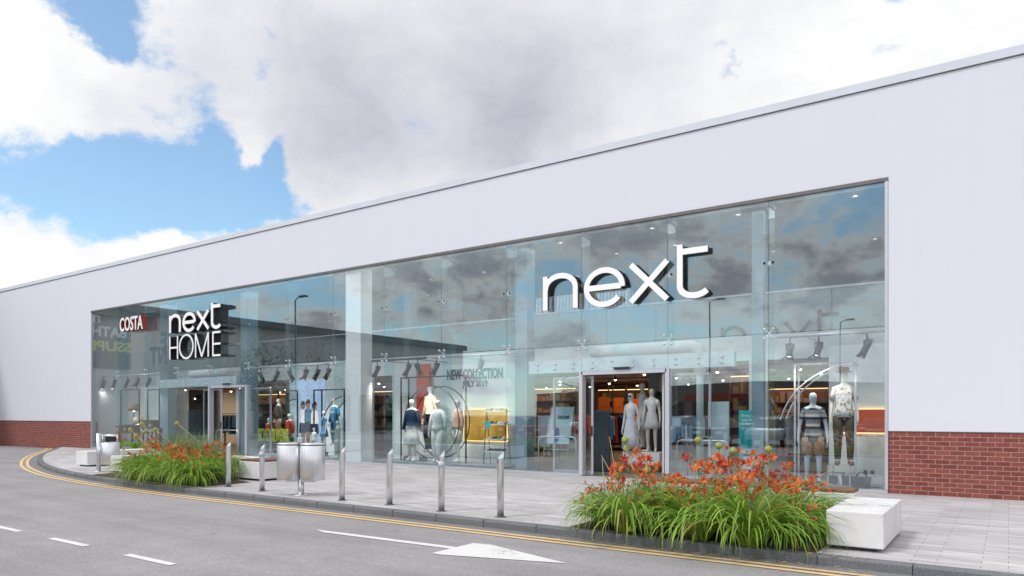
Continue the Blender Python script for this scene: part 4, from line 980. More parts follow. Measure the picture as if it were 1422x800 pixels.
for i, (px, wd, lb) in enumerate(((750, 1.3, 'rail of pale clothes on the upper floor, left of the large letters'), (790, 1.6, 'rail of pink and white clothes on the upper floor below the large letters'), (842, 1.6, 'rail of cream clothes on the upper floor below the large letters'))):
    t = rail(lb, (xat(px, 3.2), 3.2, 3.485), wd, 0, [['pale', 'blue', 'white'], ['pink', 'white', 'pale'], ['cream', 'white', 'pale']][i], 1.75)
# shelving units with goods
def shelving(label, px0, px1, Y, z1=2.5, rows=5, back='shopdark', group='wall shelving in the shop'):
    x0, x1 = xat(px0, Y), xat(px1, Y); t = empty('shelving_unit', label, 'shelving', ((x0 + x1) / 2, Y, 0.014), group=group)
    m = MB(); m.box(x0, x1, Y + 0.4, Y + 0.43, 0.014, z1); build(m, 'back_panel', M[back], t)
    m = MB(); m.box(x0 - 0.03, x0, Y, Y + 0.43, 0.014, z1); m.box(x1, x1 + 0.03, Y, Y + 0.43, 0.014, z1); build(m, 'side_panel', M['shopdark'], t)
    rnd = random.Random(px0)
    for i in range(rows):
        z = 0.15 + i * (z1 - 0.2) / rows; m = MB(); m.box(x0, x1, Y + 0.02, Y + 0.40, z, z + 0.03); build(m, 'shelf', M['wood'], t)
        m = MB(); x = x0 + 0.05
        while x < x1 - 0.25:
            wdt = rnd.uniform(0.08, 0.26); hh = rnd.uniform(0.08, (z1 - 0.2) / rows - 0.08); m.box(x, x + wdt, Y + 0.06, Y + 0.3, z + 0.031, z + 0.031 + hh); x += wdt + rnd.uniform(0.01, 0.08)
        g_ = build(m, 'stock', M['goods'], t); g_['kind'] = 'stuff'
    m = MB(); m.box(x0, x1, Y + 0.05, Y + 0.08, z1 - 0.05, z1 - 0.02); build(m, 'light_strip', M['strip'], t)
shelving('dark lit shelving of mixed goods right of the large white column', 516, 556, 3.0, 2.4)
shelving('warm lit shelving seen behind the teal banner', 1014, 1046, 5.5, 2.7)
shelving('dark shelving along the back of the shop behind the right doorway', 830, 900, 11.5, 2.6)
shelving('warm lit shelving left of the right door', 738, 800, 9.0, 2.6)
shelving('shelving of mixed goods behind the school display mannequins', 348, 400, 5.5, 2.5)
shelving('shelving deep behind the striped mannequin', 1068, 1150, 8.5, 2.4)
# framed posts in the doorway (tall dark frames)
for i, (px, Y) in enumerate(((838, 5.2), (857, 6.0), (880, 8.0))):
    x = xat(px, Y); m = MB(); q = 0.03; ww = 0.7
    m.box(x - ww / 2, x - ww / 2 + q, Y, Y + q, 0.014, 2.5); m.box(x + ww / 2 - q, x + ww / 2, Y, Y + q, 0.014, 2.5); m.box(x - ww / 2 + q, x + ww / 2 - q, Y, Y + q, 2.47, 2.5); m.box(x - ww / 2 + q, x + ww / 2 - q, Y, Y + q, 1.5, 1.53)
    t = empty('garment_stand', ('tall black frame nearest the right doorway', 'second tall black frame inside the right doorway', 'tall black frame deepest inside the right doorway')[i], 'display frame', (x, Y, 0.014)); build(m, 'frame', M['black'], t)
    m = MB(); m.box(x - 0.2, x + 0.2, Y + 0.04, Y + 0.06, 1.62, 2.1); build(m, 'picture', CL['orange'], t)
m = MB(); x0, x1 = xat(870, 13.7), xat(905, 13.7); m.box(x0, x1, 13.7, 13.75, 1.1, 2.6); one(m, 'glowing_sign', emit('warm_lit_panel', (1.0, 0.42, 0.12), 0.35), 'warm glowing panel at the back of the shop through the right doorway', 'light panel')
# A board
def prism_line(t, x0, x1):
    pass
Ya = 0.9
t = empty('a_board', 'pale blue folding board reading DENIM left of the right doorway', 'a board', (xat(778, Ya), Ya, 0.014))
xl0, xl1 = xat(757, Ya), xat(793, Ya); m = MB()
tilt = 0.30
def ab(x, z): return (x, Ya - 0.25 + z * 0.16, z)
m.tube([ab(xl0 + 0.0, 0.02), ab(xl0 + 0.22, 1.75)], 0.02, 6); m.tube([ab(xl1 - 0.05, 0.02), ab(xl1 + 0.08, 1.75)], 0.02, 6); m.tube([ab(xl0 + 0.07, 0.6), ab(xl1 - 0.02, 0.6)], 0.016, 6)
m.tube([(xl0 + 0.2, Ya + 0.35, 0.02), ab(xl0 + 0.24, 1.7)], 0.015, 6); m.tube([(xl1, Ya + 0.35, 0.02), ab(xl1 + 0.06, 1.7)], 0.015, 6)
build(m, 'frame', M['alu'], t)
m = MB(); P0, P1, P2, P3 = ab(xl0 + 0.12, 0.75), ab(xl1 + 0.0, 0.75), ab(xl1 + 0.07, 1.74), ab(xl0 + 0.22, 1.74); m.prism([P0, P1, P2, P3], (0, 0.02, 0)); build(m, 'board', M['paleblue'], t)
q = ab(xl0 + 0.42, 1.42); build(text('DENIM', (q[0], q[1] - 0.02, q[2]), (1, 0, 0), 0.36, 0.09, 0.008, 0.03), 'lettering', M['navyvinyl'], t)
m = MB(); q = ab(xl0 + 0.36, 1.0); m.add([(q[0] + a_, q[1] - 0.012 + b_ * 0.16, q[2] + b_) for a_, b_ in ((0, -0.2), (0.1, -0.22), (0.16, -0.05), (0.14, 0.12), (0.09, 0.2), (0.03, 0.16), (0.0, 0.0))], [list(range(7))]); build(m, 'printed_figure', CL['blue'], t)
# white boards left of the A board
for i, (px0, px1) in enumerate(((734, 743), (747, 763))):
    a = atY(px0, 582, 1.7); b = atY(px1, 618, 1.7); prism_box(a.x, b.x, 1.7, 1.75, 0.6, 1.5, 'display_board', M['paleblue'], ('narrow pale board beside the middle blue grey column', 'wider pale board behind the folding DENIM board')[i], 'board')
# bike-hoop style barrier rails inside the glass
def barrier(label, px0, px1, Y, pt):
    x0, x1 = xat(px0, Y), xat(px1, Y); zt = atY(px0, pt, Y).z; m = MB()
    m.tube([(x0, Y, 0.014), (x0, Y, zt - 0.12), (x0 + 0.03, Y, zt - 0.03), (x0 + 0.12, Y, zt), (x1 - 0.12, Y, zt), (x1 - 0.03, Y, zt - 0.03), (x1, Y, zt - 0.12), (x1, Y, 0.014)], 0.022, 8)
    one(m, 'guard_rail', M['steel'], label, 'guard rail', 'door guard rails')
barrier('steel guard rail in front of the folding DENIM board', 748, 800, 0.5, 606)
barrier('steel guard rail right of the right doorway', 940, 1011, 0.5, 611)
barrier('steel guard rail right of the left doorway', 300, 331, 0.5, 597)
# teal banner, pale totem
Yt = 1.45; x0, x1 = xat(1026, Yt), xat(1044, Yt) + 0.1
t = empty('promotional_banner', 'tall teal banner with white wording left of the blue grey column', 'banner', ((x0 + x1) / 2, Yt, 0.014))
zt = atY(1026, 570, Yt).z
m = MB(); m.box(x0, x1, Yt, Yt + 0.04, 0.05, zt); build(m, 'panel', M['teal'], t)
m = MB(); m.box(x0 - 0.03, x1 + 0.03, Yt - 0.1, Yt + 0.14, 0.014, 0.048); build(m, 'base', M['alu'], t)
for i, (s, k) in enumerate((('Shop in', 0.30), ('one that', 0.34), ('today', 0.22), ('get £10', 0.30))): build(text(s, (x0 + 0.06, Yt - 0.003, zt - 0.16 - i * 0.10), (1, 0, 0), k, 0.065, 0.004, 0.03), 'lettering', M['white'], t)
m = MB(); m.box(x0 + 0.10, x1 - 0.04, Yt - 0.004, Yt - 0.001, 0.25, 0.72); build(m, 'white_notice', M['white'], t)
m = MB(); m.box(x0 + 0.11, x1 - 0.05, Yt - 0.007, Yt - 0.0045, 0.55, 0.60); build(m, 'notice_stripe', M['tealdark'], t)
x0, x1 = xat(983, 1.5), xat(1012, 1.5); prism_box(x0, x1, 1.5, 1.55, 0.014, atY(983, 558, 1.5).z, 'display_board', M['paleblue'], 'tall plain pale panel right of the duct riser', 'board')
x = xat(952, 1.0); t = empty('till_screen', 'small dark screen on a stand right of the right doorway', 'screen', (x, 1.0, 0.014)); m = MB(); m.box(x - 0.1, x + 0.16, 1.0, 1.03, 1.30, 1.48); build(m, 'screen_panel', M['black'], t); m = MB(); m.tube([(x + 0.03, 1.05, 0.014), (x + 0.03, 1.05, 1.32)], 0.018, 8); m.lathe([(0.16, 0), (0.16, 0.02), (0.02, 0.03)], (x + 0.03, 1.05, 0.014), 16); build(m, 'stand', M['black'], t)
m = MB(); m.box(x - 0.36, x - 0.12, 0.98, 1.0, 1.26, 1.46); t2 = one(m, 'price_card', M['paleblue'], 'pale card beside the small dark screen', 'card')
# left shop window: home goods
def pend(label, px, py, Y, r, mat='charcoal', zc=None):
    a = atY(px, py, Y); ztop = 2.88 if Y > SY else 6.3
    t = empty('pendant_lamp', label, 'pendant lamp', (a.x, Y, a.z), group='round dark pendant lamps')
    m = MB(); m.ball((a.x, Y, a.z), r, 16); build(m, 'shade', M[mat], t); m = MB(); m.tube([(a.x, Y, a.z + r), (a.x, Y, ztop)], 0.006, 5); build(m, 'cord', M['black'], t)
    m = MB(); m.ball((a.x, Y - r - 0.01, a.z), 0.04, 8); build(m, 'bulb', M['lamp_white'], t)
pend('round dark pendant lamp left of the blue grey column in the home display', 215, 552, 2.8, 0.22)
pend('round black pendant lamp against the tan wall in the left doorway', 277, 554, 3.6, 0.22, 'black')
def table(label, px0, px1, Y, zt, mat='wood', d=0.7):
    x0, x1 = xat(px0, Y), xat(px1, Y); t = empty('display_table', label, 'table', ((x0 + x1) / 2, Y + d / 2, 0.014), group='wooden tables in the home display')
    m = MB(); m.box(x0, x1, Y, Y + d, zt - 0.05, zt); build(m, 'table_top', M[mat], t, bevel=0.006)
    for x in (x0 + 0.03, x1 - 0.09):
        for y in (Y + 0.03, Y + d - 0.09): m = MB(); m.box(x, x + 0.06, y, y + 0.06, 0.09, zt - 0.051); build(m, 'leg', M['black'], t)
table('wooden table with boxes in the far left window', 163, 192, 0.7, 0.75); table('wooden table beside the left door', 196, 222, 0.9, 0.95)
rnd = random.Random(3)
for i, (px, Y, z, lb) in enumerate(((168, 0.9, 0.752, 'brown storage box leftmost on the wooden table'), (178, 1.0, 0.752, 'brown storage box in the middle of the wooden table'), (187, 0.9, 0.752, 'brown storage box rightmost on the wooden table'), (203, 1.1, 0.952, 'storage box left on the table beside the left door'), (213, 1.1, 0.952, 'storage box right on the table beside the left door'))):
    x = xat(px, Y); h_ = rnd.uniform(0.2, 0.35); t = empty('storage_box', lb, 'box', (x, Y, z)); m = MB(); m.box(x - 0.17, x + 0.17, Y - 0.15, Y + 0.15, z, z + h_); build(m, 'box_body', [CL['tan'], CL['brown'], M['wood']][i % 3], t, bevel=0.01); m = MB(); m.box(x - 0.18, x + 0.18, Y - 0.16, Y + 0.16, z + h_ + 0.002, z + h_ + 0.04); build(m, 'lid', CL['brown'], t); m = MB(); m.box(x - 0.05, x + 0.03, Y - 0.165, Y - 0.151, z + 0.05, z + 0.17); build(m, 'tag', M['white'], t)
for i, (px, pz, Y, lb) in enumerate(((186, 566, 1.2, 'table lamp with a tan shade in the home display'), (192, 584, 1.3, 'lower lamp with a cream shade in the home display'))):
    a = atY(px, pz, Y); t = empty('table_lamp', lb, 'lamp', (a.x, Y, 0.76)); m = MB(); m.lathe([(0.24, -0.16), (0.19, 0.16)], a, 18); build(m, 'lamp_shade', CL['tan' if i == 0 else 'cream'], t); m = MB(); m.tube([(a.x, Y, 0.76), (a.x, Y, a.z)], 0.018, 6); m.lathe([(0.12, 0), (0.12, 0.02), (0.02, 0.04)], (a.x, Y, 0.76), 14); build(m, 'stand', M['black'], t); m = MB(); m.ball((a.x, Y, a.z - 0.14), 0.05, 8); build(m, 'bulb', M['lamp'], t)
def frame_rect(label, px0, px1, pt, Y, z0=0.09):
    x0, x1 = xat(px0, Y), xat(px1, Y); zt = atY(px0, pt, Y).z; q = 0.022; m = MB(); m.box(x0, x0 + 2 * q, Y, Y + 2 * q, z0, zt); m.box(x1 - 2 * q, x1, Y, Y + 2 * q, z0, zt); m.box(x0 + 2 * q, x1 - 2 * q, Y, Y + 2 * q, zt - 2 * q, zt); m.box(x0 + 2 * q, x1 - 2 * q, Y, Y + 2 * q, z0 + 0.9, z0 + 0.94)
    one(m, 'garment_stand', M['black'], label, 'display frame', 'metal display frames in the windows')
frame_rect('tall black frame at the left of the home display', 167, 193, 541, 1.0); frame_rect('tall black frame at the right of the home display', 204, 221, 541, 1.2)
# tub chair in the left doorway
x = xat(285, 2.3); t = empty('tub_chair', 'grey fabric tub chair inside the left doorway', 'chair', (x, 2.3, 0.014))
m = MB(); rs = []
for z, r_ in ((0.40, 0.30), (0.62, 0.34), (0.95, 0.36)): rs.append([Vector((x + r_ * math.cos(a_), 2.3 + r_ * math.sin(a_), z - (0.18 if z > 0.9 and math.sin(a_) < -0.2 else 0))) for a_ in [k * math.pi / 10 for k in range(20)]])
m.rings(rs, cap=False); build(m, 'back', M['grey_fabric'], t); m = MB(); m.lathe([(0.001, 0.38), (0.31, 0.38), (0.33, 0.46), (0.29, 0.50), (0.001, 0.51)], (x, 2.3, 0), 20); build(m, 'seat', M['grey_fabric'], t)
for s in (-1, 1):
    for q in (-1, 1): m = MB(); m.tube([(x + s * 0.2, 2.3 + q * 0.2, 0.40), (x + s * 0.26, 2.3 + q * 0.26, 0.014)], 0.014, 6); build(m, 'leg', M['black'], t)
table('wooden table beside the grey tub chair', 276, 296, 3.3, 0.75)

# ------------------------------------------------------------------ street furniture
def bollard(first):
    t = empty('bollard', 'x', 'bollard', (0, 0, 0), bake=False, group='stainless steel bollards along the kerb')
    r_ = 0.052; n = 24; rs = []
    for z in (0.002, 0.55, 0.86): rs.append([Vector((r_ * math.cos(q), r_ * math.sin(q), z)) for q in [2 * math.pi * k / n for k in range(n)]])
    rs.append([Vector((r_ * math.cos(q), r_ * math.sin(q), 0.90 + 0.065 * math.cos(q - 0.9))) for q in [2 * math.pi * k / n for k in range(n)]])
    m = MB(); m.rings(rs); build(m, 'post', M['steel'], t)
    ring = [[v * f + Vector((0, 0, z_)) for v in [Vector((r_ * math.cos(q), r_ * math.sin(q), 0)) for q in [2 * math.pi * k / n for k in range(n)]]] for f, z_ in ((1.0, 0.0), (0.9, 0.0))]
    m = MB(); m.rings([[Vector((r_ * f * math.cos(q), r_ * f * math.sin(q), 0.903 + 0.065 * f * math.cos(q - 0.9))) for q in [2 * math.pi * k / n for k in range(n)]] for f in (1.0, 0.86, 0.02)], cap=False); build(m, 'slanted_cap', plain('polished_cap', (0.72, 0.74, 0.80), 0.25, metal=0.7), t)
    m = MB(); m.lathe([(0.085, 0.001), (0.083, 0.008), (0.055, 0.010)], n=24); build(m, 'base_collar', M['kerb'], t)
    return t
bo = bollard(True)
BOL = [((317, 676), 'steel bollard in front of the right end of the left flower bed', 1.0), ((364, 682), 'steel bollard standing before the white block left of the twin bins', 0.99), ((475, 695), 'steel bollard just right of the twin bins', 1.0), ((541, 701), 'steel bollard third from the right, before the middle window', 1.0), ((613, 710), 'steel bollard with a pale sticker band near its top', 1.0), ((695, 718), 'nearest steel bollard, rightmost on the paving', 1.02)]
for i, ((px, py), lb, s) in enumerate(BOL):
    p = atZ(px, py); o = place(bo, i == 0, (p.x, p.y, 0.0), 0, lb, s)
    if i in (1, 4):
        m = MB(); m.lathe([(0.0535, 0.70), (0.0535, 0.80)], n=24); q = build(m, 'sticker_band', plain('sticker_paper', (0.55, 0.56, 0.62), 0.5), None); q.parent = o
# twin litter bin
p = atZ(418, 688)
t = empty('twin_litter_bin', 'pair of stainless steel drum bins on one post', 'litter bin', (p.x, p.y, 0), R(20), bake=False)
m = MB(); m.tube([(0, 0, 0.001), (0, 0, 0.30)], 0.058, 20); m.lathe([(0.14, 0.001), (0.14, 0.012), (0.06, 0.014)], n=24); build(m, 'post', M['steel'], t)
m = MB(); m.box(-0.30, 0.30, -0.04, 0.04, 0.26, 0.30); build(m, 'cross_bar', M['steel'], t)
for s in (-1, 1):
    cx = s * 0.245
    m = MB(); m.lathe([(0.001, 0.30), (0.225, 0.30), (0.235, 0.31), (0.235, 0.96), (0.225, 0.97), (0.222, 0.95)], (cx, 0, 0), 36, 1.02, 0.9); d = build(m, 'drum', M['steel'], t)
    m = MB(); m.lathe([(0.238, 0.972), (0.238, 0.99), (0.20, 1.0), (0.09, 1.003), (0.001, 1.003)], (cx, 0, 0), 36, 1.02, 0.9); build(m, 'lid', M['steel'], d)
    m = MB(); m.lathe([(0.2365, 0.955), (0.2365, 0.966)], (cx, 0, 0), 36, 1.02, 0.9); build(m, 'shadow_gap', M['black'], d)
m = MB(); m.box(-0.055, 0.055, -0.055, 0.055, 1.004, 1.10); build(m, 'ash_box', M['alu'], t, bevel=0.008)
# single bin by the far left bollard
p = atZ(137, 655); q = atZ(153, 655)
t = empty('litter_bin', 'stainless steel drum bin hung beside an upright post at the far left', 'litter bin', (p.x, p.y, 0), R(30), bake=False)
m = MB(); m.tube([(0, 0, 0.001), (0, 0, 1.03)], 0.055, 20); m.lathe([(0.1, 0.001), (0.1, 0.01), (0.05, 0.012)], n=20); build(m, 'post', M['steel'], t)
m = MB(); m.lathe([(0.001, 0.20), (0.215, 0.20), (0.225, 0.21), (0.225, 0.78), (0.21, 0.79), (0.208, 0.76)], (0.33, 0.0, 0), 32); build(m, 'drum', M['steel'], t)
m = MB(); m.tube([(0.0, 0, 0.97), (0.33, 0, 0.97), (0.54, 0, 0.97)], 0.028, 10); m.tube([(0.53, 0, 0.97), (0.53, 0, 0.78)], 0.02, 8); m.tube([(0.12, 0, 0.97), (0.12, 0, 0.78)], 0.02, 8); build(m, 'top_bar', M['steel'], t)
m = MB(); m.box(0.12, 0.50, 0.10, 0.115, 0.80, 0.94); build(m, 'rear_shield', M['dark_glass'], t)

# white concrete bench blocks
def block(label, x0, x1, y0, y1, z0=0.045, z1=0.445, timber=None):
    t = empty('concrete_bench', label, 'bench', ((x0 + x1) / 2, (y0 + y1) / 2, 0), group='white concrete bench blocks')
    m = MB(); m.box(x0, x1, y0, y1, z0, z1); build(m, 'block', M['concrete'], t, bevel=0.012)
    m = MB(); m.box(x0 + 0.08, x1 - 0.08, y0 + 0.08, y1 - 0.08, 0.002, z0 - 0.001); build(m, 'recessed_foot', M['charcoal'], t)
    if timber:
        k = timber; q = (y1 - y0 - 0.02) / k if (y1 - y0) < (x1 - x0) else (x1 - x0 - 0.02) / k
        for i in range(k):
            m = MB()
            if (y1 - y0) < (x1 - x0): m.box(x0 + 0.02, x1 - 0.02, y0 + 0.01 + i * q, y0 + 0.01 + (i + 1) * q - 0.012, z1 + 0.003, z1 + 0.045)
            else: m.box(x0 + 0.01 + i * q, x0 + 0.01 + (i + 1) * q - 0.012, y0 + 0.02, y1 - 0.02, z1 + 0.003, z1 + 0.045)
            build(m, 'seat_slat', M['wood'], t, bevel=0.004)
    return t
A_ = atZ(1147, 761.5); B_ = atZ(1227, 769.7); Cc = atZ(1257, 741.7)
b1 = block('white concrete bench block at the right end of the large flower bed', A_.x, B_.x, A_.y, Cc.y)
m = MB(); m.box(B_.x - 0.16, B_.x - 0.02, A_.y + 0.75, A_.y + 0.79, 0.446, 0.452); build(m, 'steel_skate_stop', M['steel'], b1)
block('long white bench with brown timber slats behind the large flower bed', -4.9, A_.x - 0.02, -4.85, -4.35, timber=4)
block('white bench block with a reddish timber top at the right end of the left bed', -14.98, -14.12, -5.45, -4.5, z1=0.44, timber=5)
p = atZ(154, 656)
block('white bench block at the left end of the left flower bed', p.x - 0.05, p.x + 0.58, p.y, p.y + 1.6)
block('white bench block behind the far left bin', p.x - 3.3, p.x - 2.6, p.y + 0.6, p.y + 2.6)
block('long white bench wall at the back of the left flower bed', p.x + 0.6, -14.6, -4.6, -4.15)

# ------------------------------------------------------------------ planting
def soil(x0, x1, y0, y1):
    m = MB(); nx, ny = 30, 12; vs = []
    for j in range(ny + 1):
        for i in range(nx + 1):
            e = min(i, nx - i, j, ny - j); vs.append((x0 + (x1 - x0) * i / nx, y0 + (y1 - y0) * j / ny, 0.006 + (0.03 + random.uniform(0, 0.02) if e else 0)))
    m.add(vs, [(j * (nx + 1) + i, j * (nx + 1) + i + 1, (j + 1) * (nx + 1) + i + 1, (j + 1) * (nx + 1) + i) for j in range(ny) for i in range(nx)]); structure(m, 'planting_soil', M['soil'])
soil(-4.95, -1.76, -7.19, -4.87); soil(p.x + 0.6, -14.1, -6.95, -5.74); soil(p.x + 0.6, -15.0, -5.73, -4.62)

def blade(m, rnd, x, y, a, L_, w_, el, droop, seg=7):
    """an arching strap leaf"""
    pos = Vector((x, y, 0)); th = el; pts = []; d = Vector((math.cos(a), math.sin(a), 0)); s = Vector((-math.sin(a), math.cos(a), 0))
    for i in range(seg + 1):
        t = i / seg; wi = w_ * (0.55 + 0.9 * t if t < 0.45 else max(0.02, 1.0 * (1 - (t - 0.45) / 0.55) ** 0.75))
        pts.append((pos.copy(), wi)); pos = pos + (d * math.cos(th) + Vector((0, 0, 1)) * math.sin(th)) * (L_ / seg); th -= droop * (0.5 + t)
        if pos.z < 0.02: pos.z = 0.02 + rnd.random() * 0.02 if rnd.random() < 0.5 else pos.z
    vs = []
    for q, wi in pts: vs += [q - s * wi / 2, q + Vector((0, 0, -wi * 0.22)), q + s * wi / 2]
    b = []
    for i in range(seg): k = i * 3; b += [(k, k + 1, k + 4, k + 3), (k + 1, k + 2, k + 5, k + 4)]
    m.add(vs, b, True)
def flower(m, rnd, c, dirn, r):
    d = dirn.normalized(); u = d.orthogonal().normalized(); v = d.cross(u); a0 = rnd.uniform(0, 6.28)
    for k in range(6):
        a = a0 + k * math.pi / 3 + rnd.uniform(-0.1, 0.1); o = u * math.cos(a) + v * math.sin(a); s = -u * math.sin(a) + v * math.cos(a); w = r * (0.26 if k % 2 else 0.20)
        pts = [(0.0, 0, 0.15), (0.35, 0.35, 0.8), (0.7, 0.55, 1.0), (1.0, 0.42, 0.25)]
        vs = []
        for rr, hh, ww in pts: q = c + o * r * rr + d * r * hh; vs += [q - s * w * ww, q + s * w * ww]
        m.add(vs, [(0, 1, 3, 2), (2, 3, 5, 4), (4, 5, 7, 6)])
def daylily(seed, dense=185, spread=0.10):
    rnd = random.Random(seed); t = empty('daylily', 'x', 'daylily', (0, 0, 0), bake=False)
    m = MB()
    for i in range(dense):
        a = rnd.uniform(0, 6.283); rr = spread * math.sqrt(rnd.random()); L_ = rnd.uniform(0.65, 1.15)
        blade(m, rnd, rr * math.cos(a), rr * math.sin(a), a + rnd.uniform(-0.5, 0.5), L_, rnd.uniform(0.018, 0.033), rnd.uniform(0.85, 1.5), rnd.uniform(0.26, 0.50), 8)
    build(m, 'foliage', M['blade'], t)
    for k in range(rnd.randint(8, 10)):
        a = rnd.uniform(0, 6.283); lean = rnd.uniform(0.05, 0.45); H_ = rnd.uniform(0.42, 1.0); st = MB(); top = Vector((math.cos(a) * lean, math.sin(a) * lean, H_))
        mid = Vector((top.x * 0.35, top.y * 0.35, H_ * 0.55)); st.tube([(top.x * 0.05, top.y * 0.05, 0), mid, top], [0.005, 0.004, 0.003], 5)
        tips = []
        for j in range(rnd.randint(3, 6)):
            b = rnd.uniform(0, 6.283); e = top + Vector((math.cos(b) * rnd.uniform(0.03, 0.12), math.sin(b) * rnd.uniform(0.03, 0.12), rnd.uniform(-0.10, 0.08))); st.tube([top - Vector((0, 0, 0.05)), e], [0.003, 0.0025], 4); tips.append((e, b))
        sk = build(st, 'stalk', M['stalk'], t); fm = MB()
        for j, (e, b) in enumerate(tips):
            if j < 4: flower(fm, rnd, e, Vector((math.cos(b), math.sin(b), rnd.uniform(0.2, 1.0))), rnd.uniform(0.042, 0.062))
            else: fm.tube([e, e + Vector((math.cos(b) * 0.02, math.sin(b) * 0.02, 0.05))], [0.006, 0.009, ][:2], 5)
        build(fm, 'blossoms', M['petal'] if rnd.random() < 0.75 else M['petal_red'], sk)
    return t
protos = [daylily(s) for s in (11, 23, 35, 47, 59)]
used = [False] * 5
for pr in protos: KIDS[pr.name] = list(pr.children)
spots_r = [(0, (-4.56, -6.95), 0.78, 'low daylily clump at the left front corner of the large flower bed'), (1, (-4.1, -7.18), 1.1, 'daylily clump spilling over the kerb, second along the front of the large bed'),
           (2, (-3.72, -7.02), 0.86, 'daylily clump third along the front of the large bed'), (3, (-3.1, -7.2), 1.08, 'daylily clump in the middle of the front of the large bed'), (4, (-2.5, -7.22), 1.18, 'largest pale arching daylily clump at the front near the right bench block'),
           (0, (-2.12, -6.9), 0.78, 'daylily clump squeezed against the right bench block'), (1, (-4.6, -6.3), 0.85, 'daylily clump in the second row at the left of the large bed'), (2, (-3.95, -6.35), 0.95, 'daylily clump second along the middle row of the large bed'),
           (3, (-3.35, -6.4), 0.95, 'daylily clump third along the middle row of the large bed'), (4, (-2.75, -6.45), 0.95, 'daylily clump fourth along the middle row of the large bed'), (0, (-2.15, -6.3), 1.0, 'daylily clump at the right of the middle row of the large bed'),
           (1, (-4.4, -5.6), 0.9, 'daylily clump in the back row at the left of the large bed'), (2, (-3.7, -5.6), 0.95, 'daylily clump second along the back row of the large bed'), (3, (-3.05, -5.55), 1.0, 'daylily clump third along the back row of the large bed'), (4, (-2.4, -5.6), 1.0, 'daylily clump at the right of the back row by the timber bench')]
spots_l = []
xs0, xs1 = p.x + 0.95, -14.35
names_l = ['leftmost', 'second', 'third', 'fourth', 'fifth', 'sixth', 'rightmost']
for r_ in range(3):
    for i in range(7):
        xs0 = (-17.0, -17.6, -18.3)[r_]; xs1 = (-14.4, -15.0, -15.4)[r_]; x = xs0 + (xs1 - xs0) * i / 6 + (0.12 if r_ else 0); y = kerb_y(x) + 0.36 + r_ * 0.62
        spots_l.append(((i + r_ * 2) % 5, (x, y), (0.92, 0.9, 0.95)[r_], '%s daylily clump in the %s row of the left flower bed' % (names_l[i], ('front', 'middle', 'back')[r_])))
for gi, (lst, grp) in enumerate(((spots_r, 'daylilies in the large right flower bed'), (spots_l, 'daylilies in the left flower bed'))):
    for i, (k, (x, y), s, lb) in enumerate(lst):
        f = not used[k]; used[k] = True
        if f: o = protos[k]; o.location = (x, y, 0.02); o.rotation_euler.z = random.uniform(0, 6.28); o.scale = (s,) * 3; o['label'] = lb; o['group'] = grp
        else: o = place(protos[k], False, (x, y, 0.02), random.uniform(0, 6.28), lb, s, grp)
        if gi == 1:
            o.scale = (s * 1.05, s * 1.05, s * 1.18)
        if not f:
            for ch in list(o.children):
                if ch.name.startswith('stalk'): ch.scale = (1, 1, random.uniform(0.62, 0.92) if gi else random.uniform(0.72, 1.05))
                if ch.name.startswith('stalk') and random.random() < (0.2, 0.45)[gi]:
                    for g2 in list(ch.children): bpy.data.objects.remove(g2)
                    bpy.data.objects.remove(ch)
m = MB(); rnd = random.Random(77)
for i in range(420):
    if i < 280: x = rnd.uniform(-4.9, -1.2)
    else: x = rnd.uniform(-17.3, -13.8)
    ky = kerb_y(x); y = ky - abs(rnd.gauss(0, 0.10)) + 0.0 if rnd.random() < 0.5 else ky + rnd.uniform(0.0, 0.16)
    z = 0.0085 if y > ky else -0.0935; a = rnd.uniform(0, 6.28); q = rnd.uniform(0.012, 0.035); u = Vector((math.cos(a), math.sin(a), 0)) * q; v = Vector((-math.sin(a), math.cos(a), 0)) * q * 0.35; c = Vector((x, y, z))
    m.add([c - u, c + v, c + u, c - v + Vector((0, 0, 0.006))], [(0, 1, 2, 3)])
o_ = build(m, 'leaf_litter', M['straw'], None, kind='stuff', label='dry fallen leaves and petals scattered along the kerb at the flower beds', cat='leaf litter')
# a clump beyond the far left bench
for j in range(3): place(protos[j], False, (p.x - 1.7 - j * 1.1 - 1.5, p.y + 2.9, 0.35), j, '%s daylily clump behind the far left bench block' % ('nearest', 'middle', 'farthest')[j], 0.6, 'daylilies behind the far left bench')
# tall fine grass
fg = empty('ornamental_grass', 'x', 'grass', (0, 0, 0), bake=False, group='tall fine grasses in the flower beds'); rnd = random.Random(5); m = MB()
for i in range(260):
    a = rnd.uniform(0, 6.283); rr = 0.12 * math.sqrt(rnd.random()); blade(m, rnd, rr * math.cos(a), rr * math.sin(a), a, rnd.uniform(0.7, 1.1), rnd.uniform(0.005, 0.008), rnd.uniform(1.2, 1.53), rnd.uniform(0.05, 0.13), 6)
build(m, 'foliage', M['grass'], fg)
GR = [((-17.2, -5.6), 'tall fine grass tuft at the left of the left bed'), ((-16.4, -5.7), 'tall fine grass tuft in the middle of the left bed'), ((-15.8, -5.75), 'tall fine grass tuft nearest the right end of the left bed'), ((-17.9, -5.4), 'tall fine grass tuft farthest back in the left bed'), ((-3.3, -5.9), 'fine grass tuft standing among the flowers of the large bed'), ((-4.15, -5.9), 'fine grass tuft at the left of the large bed')]
for i, ((x, y), lb) in enumerate(GR): place(fg, i == 0, (x, y, 0.02), i * 1.3, lb, 1.15 if i < 4 else 0.72)
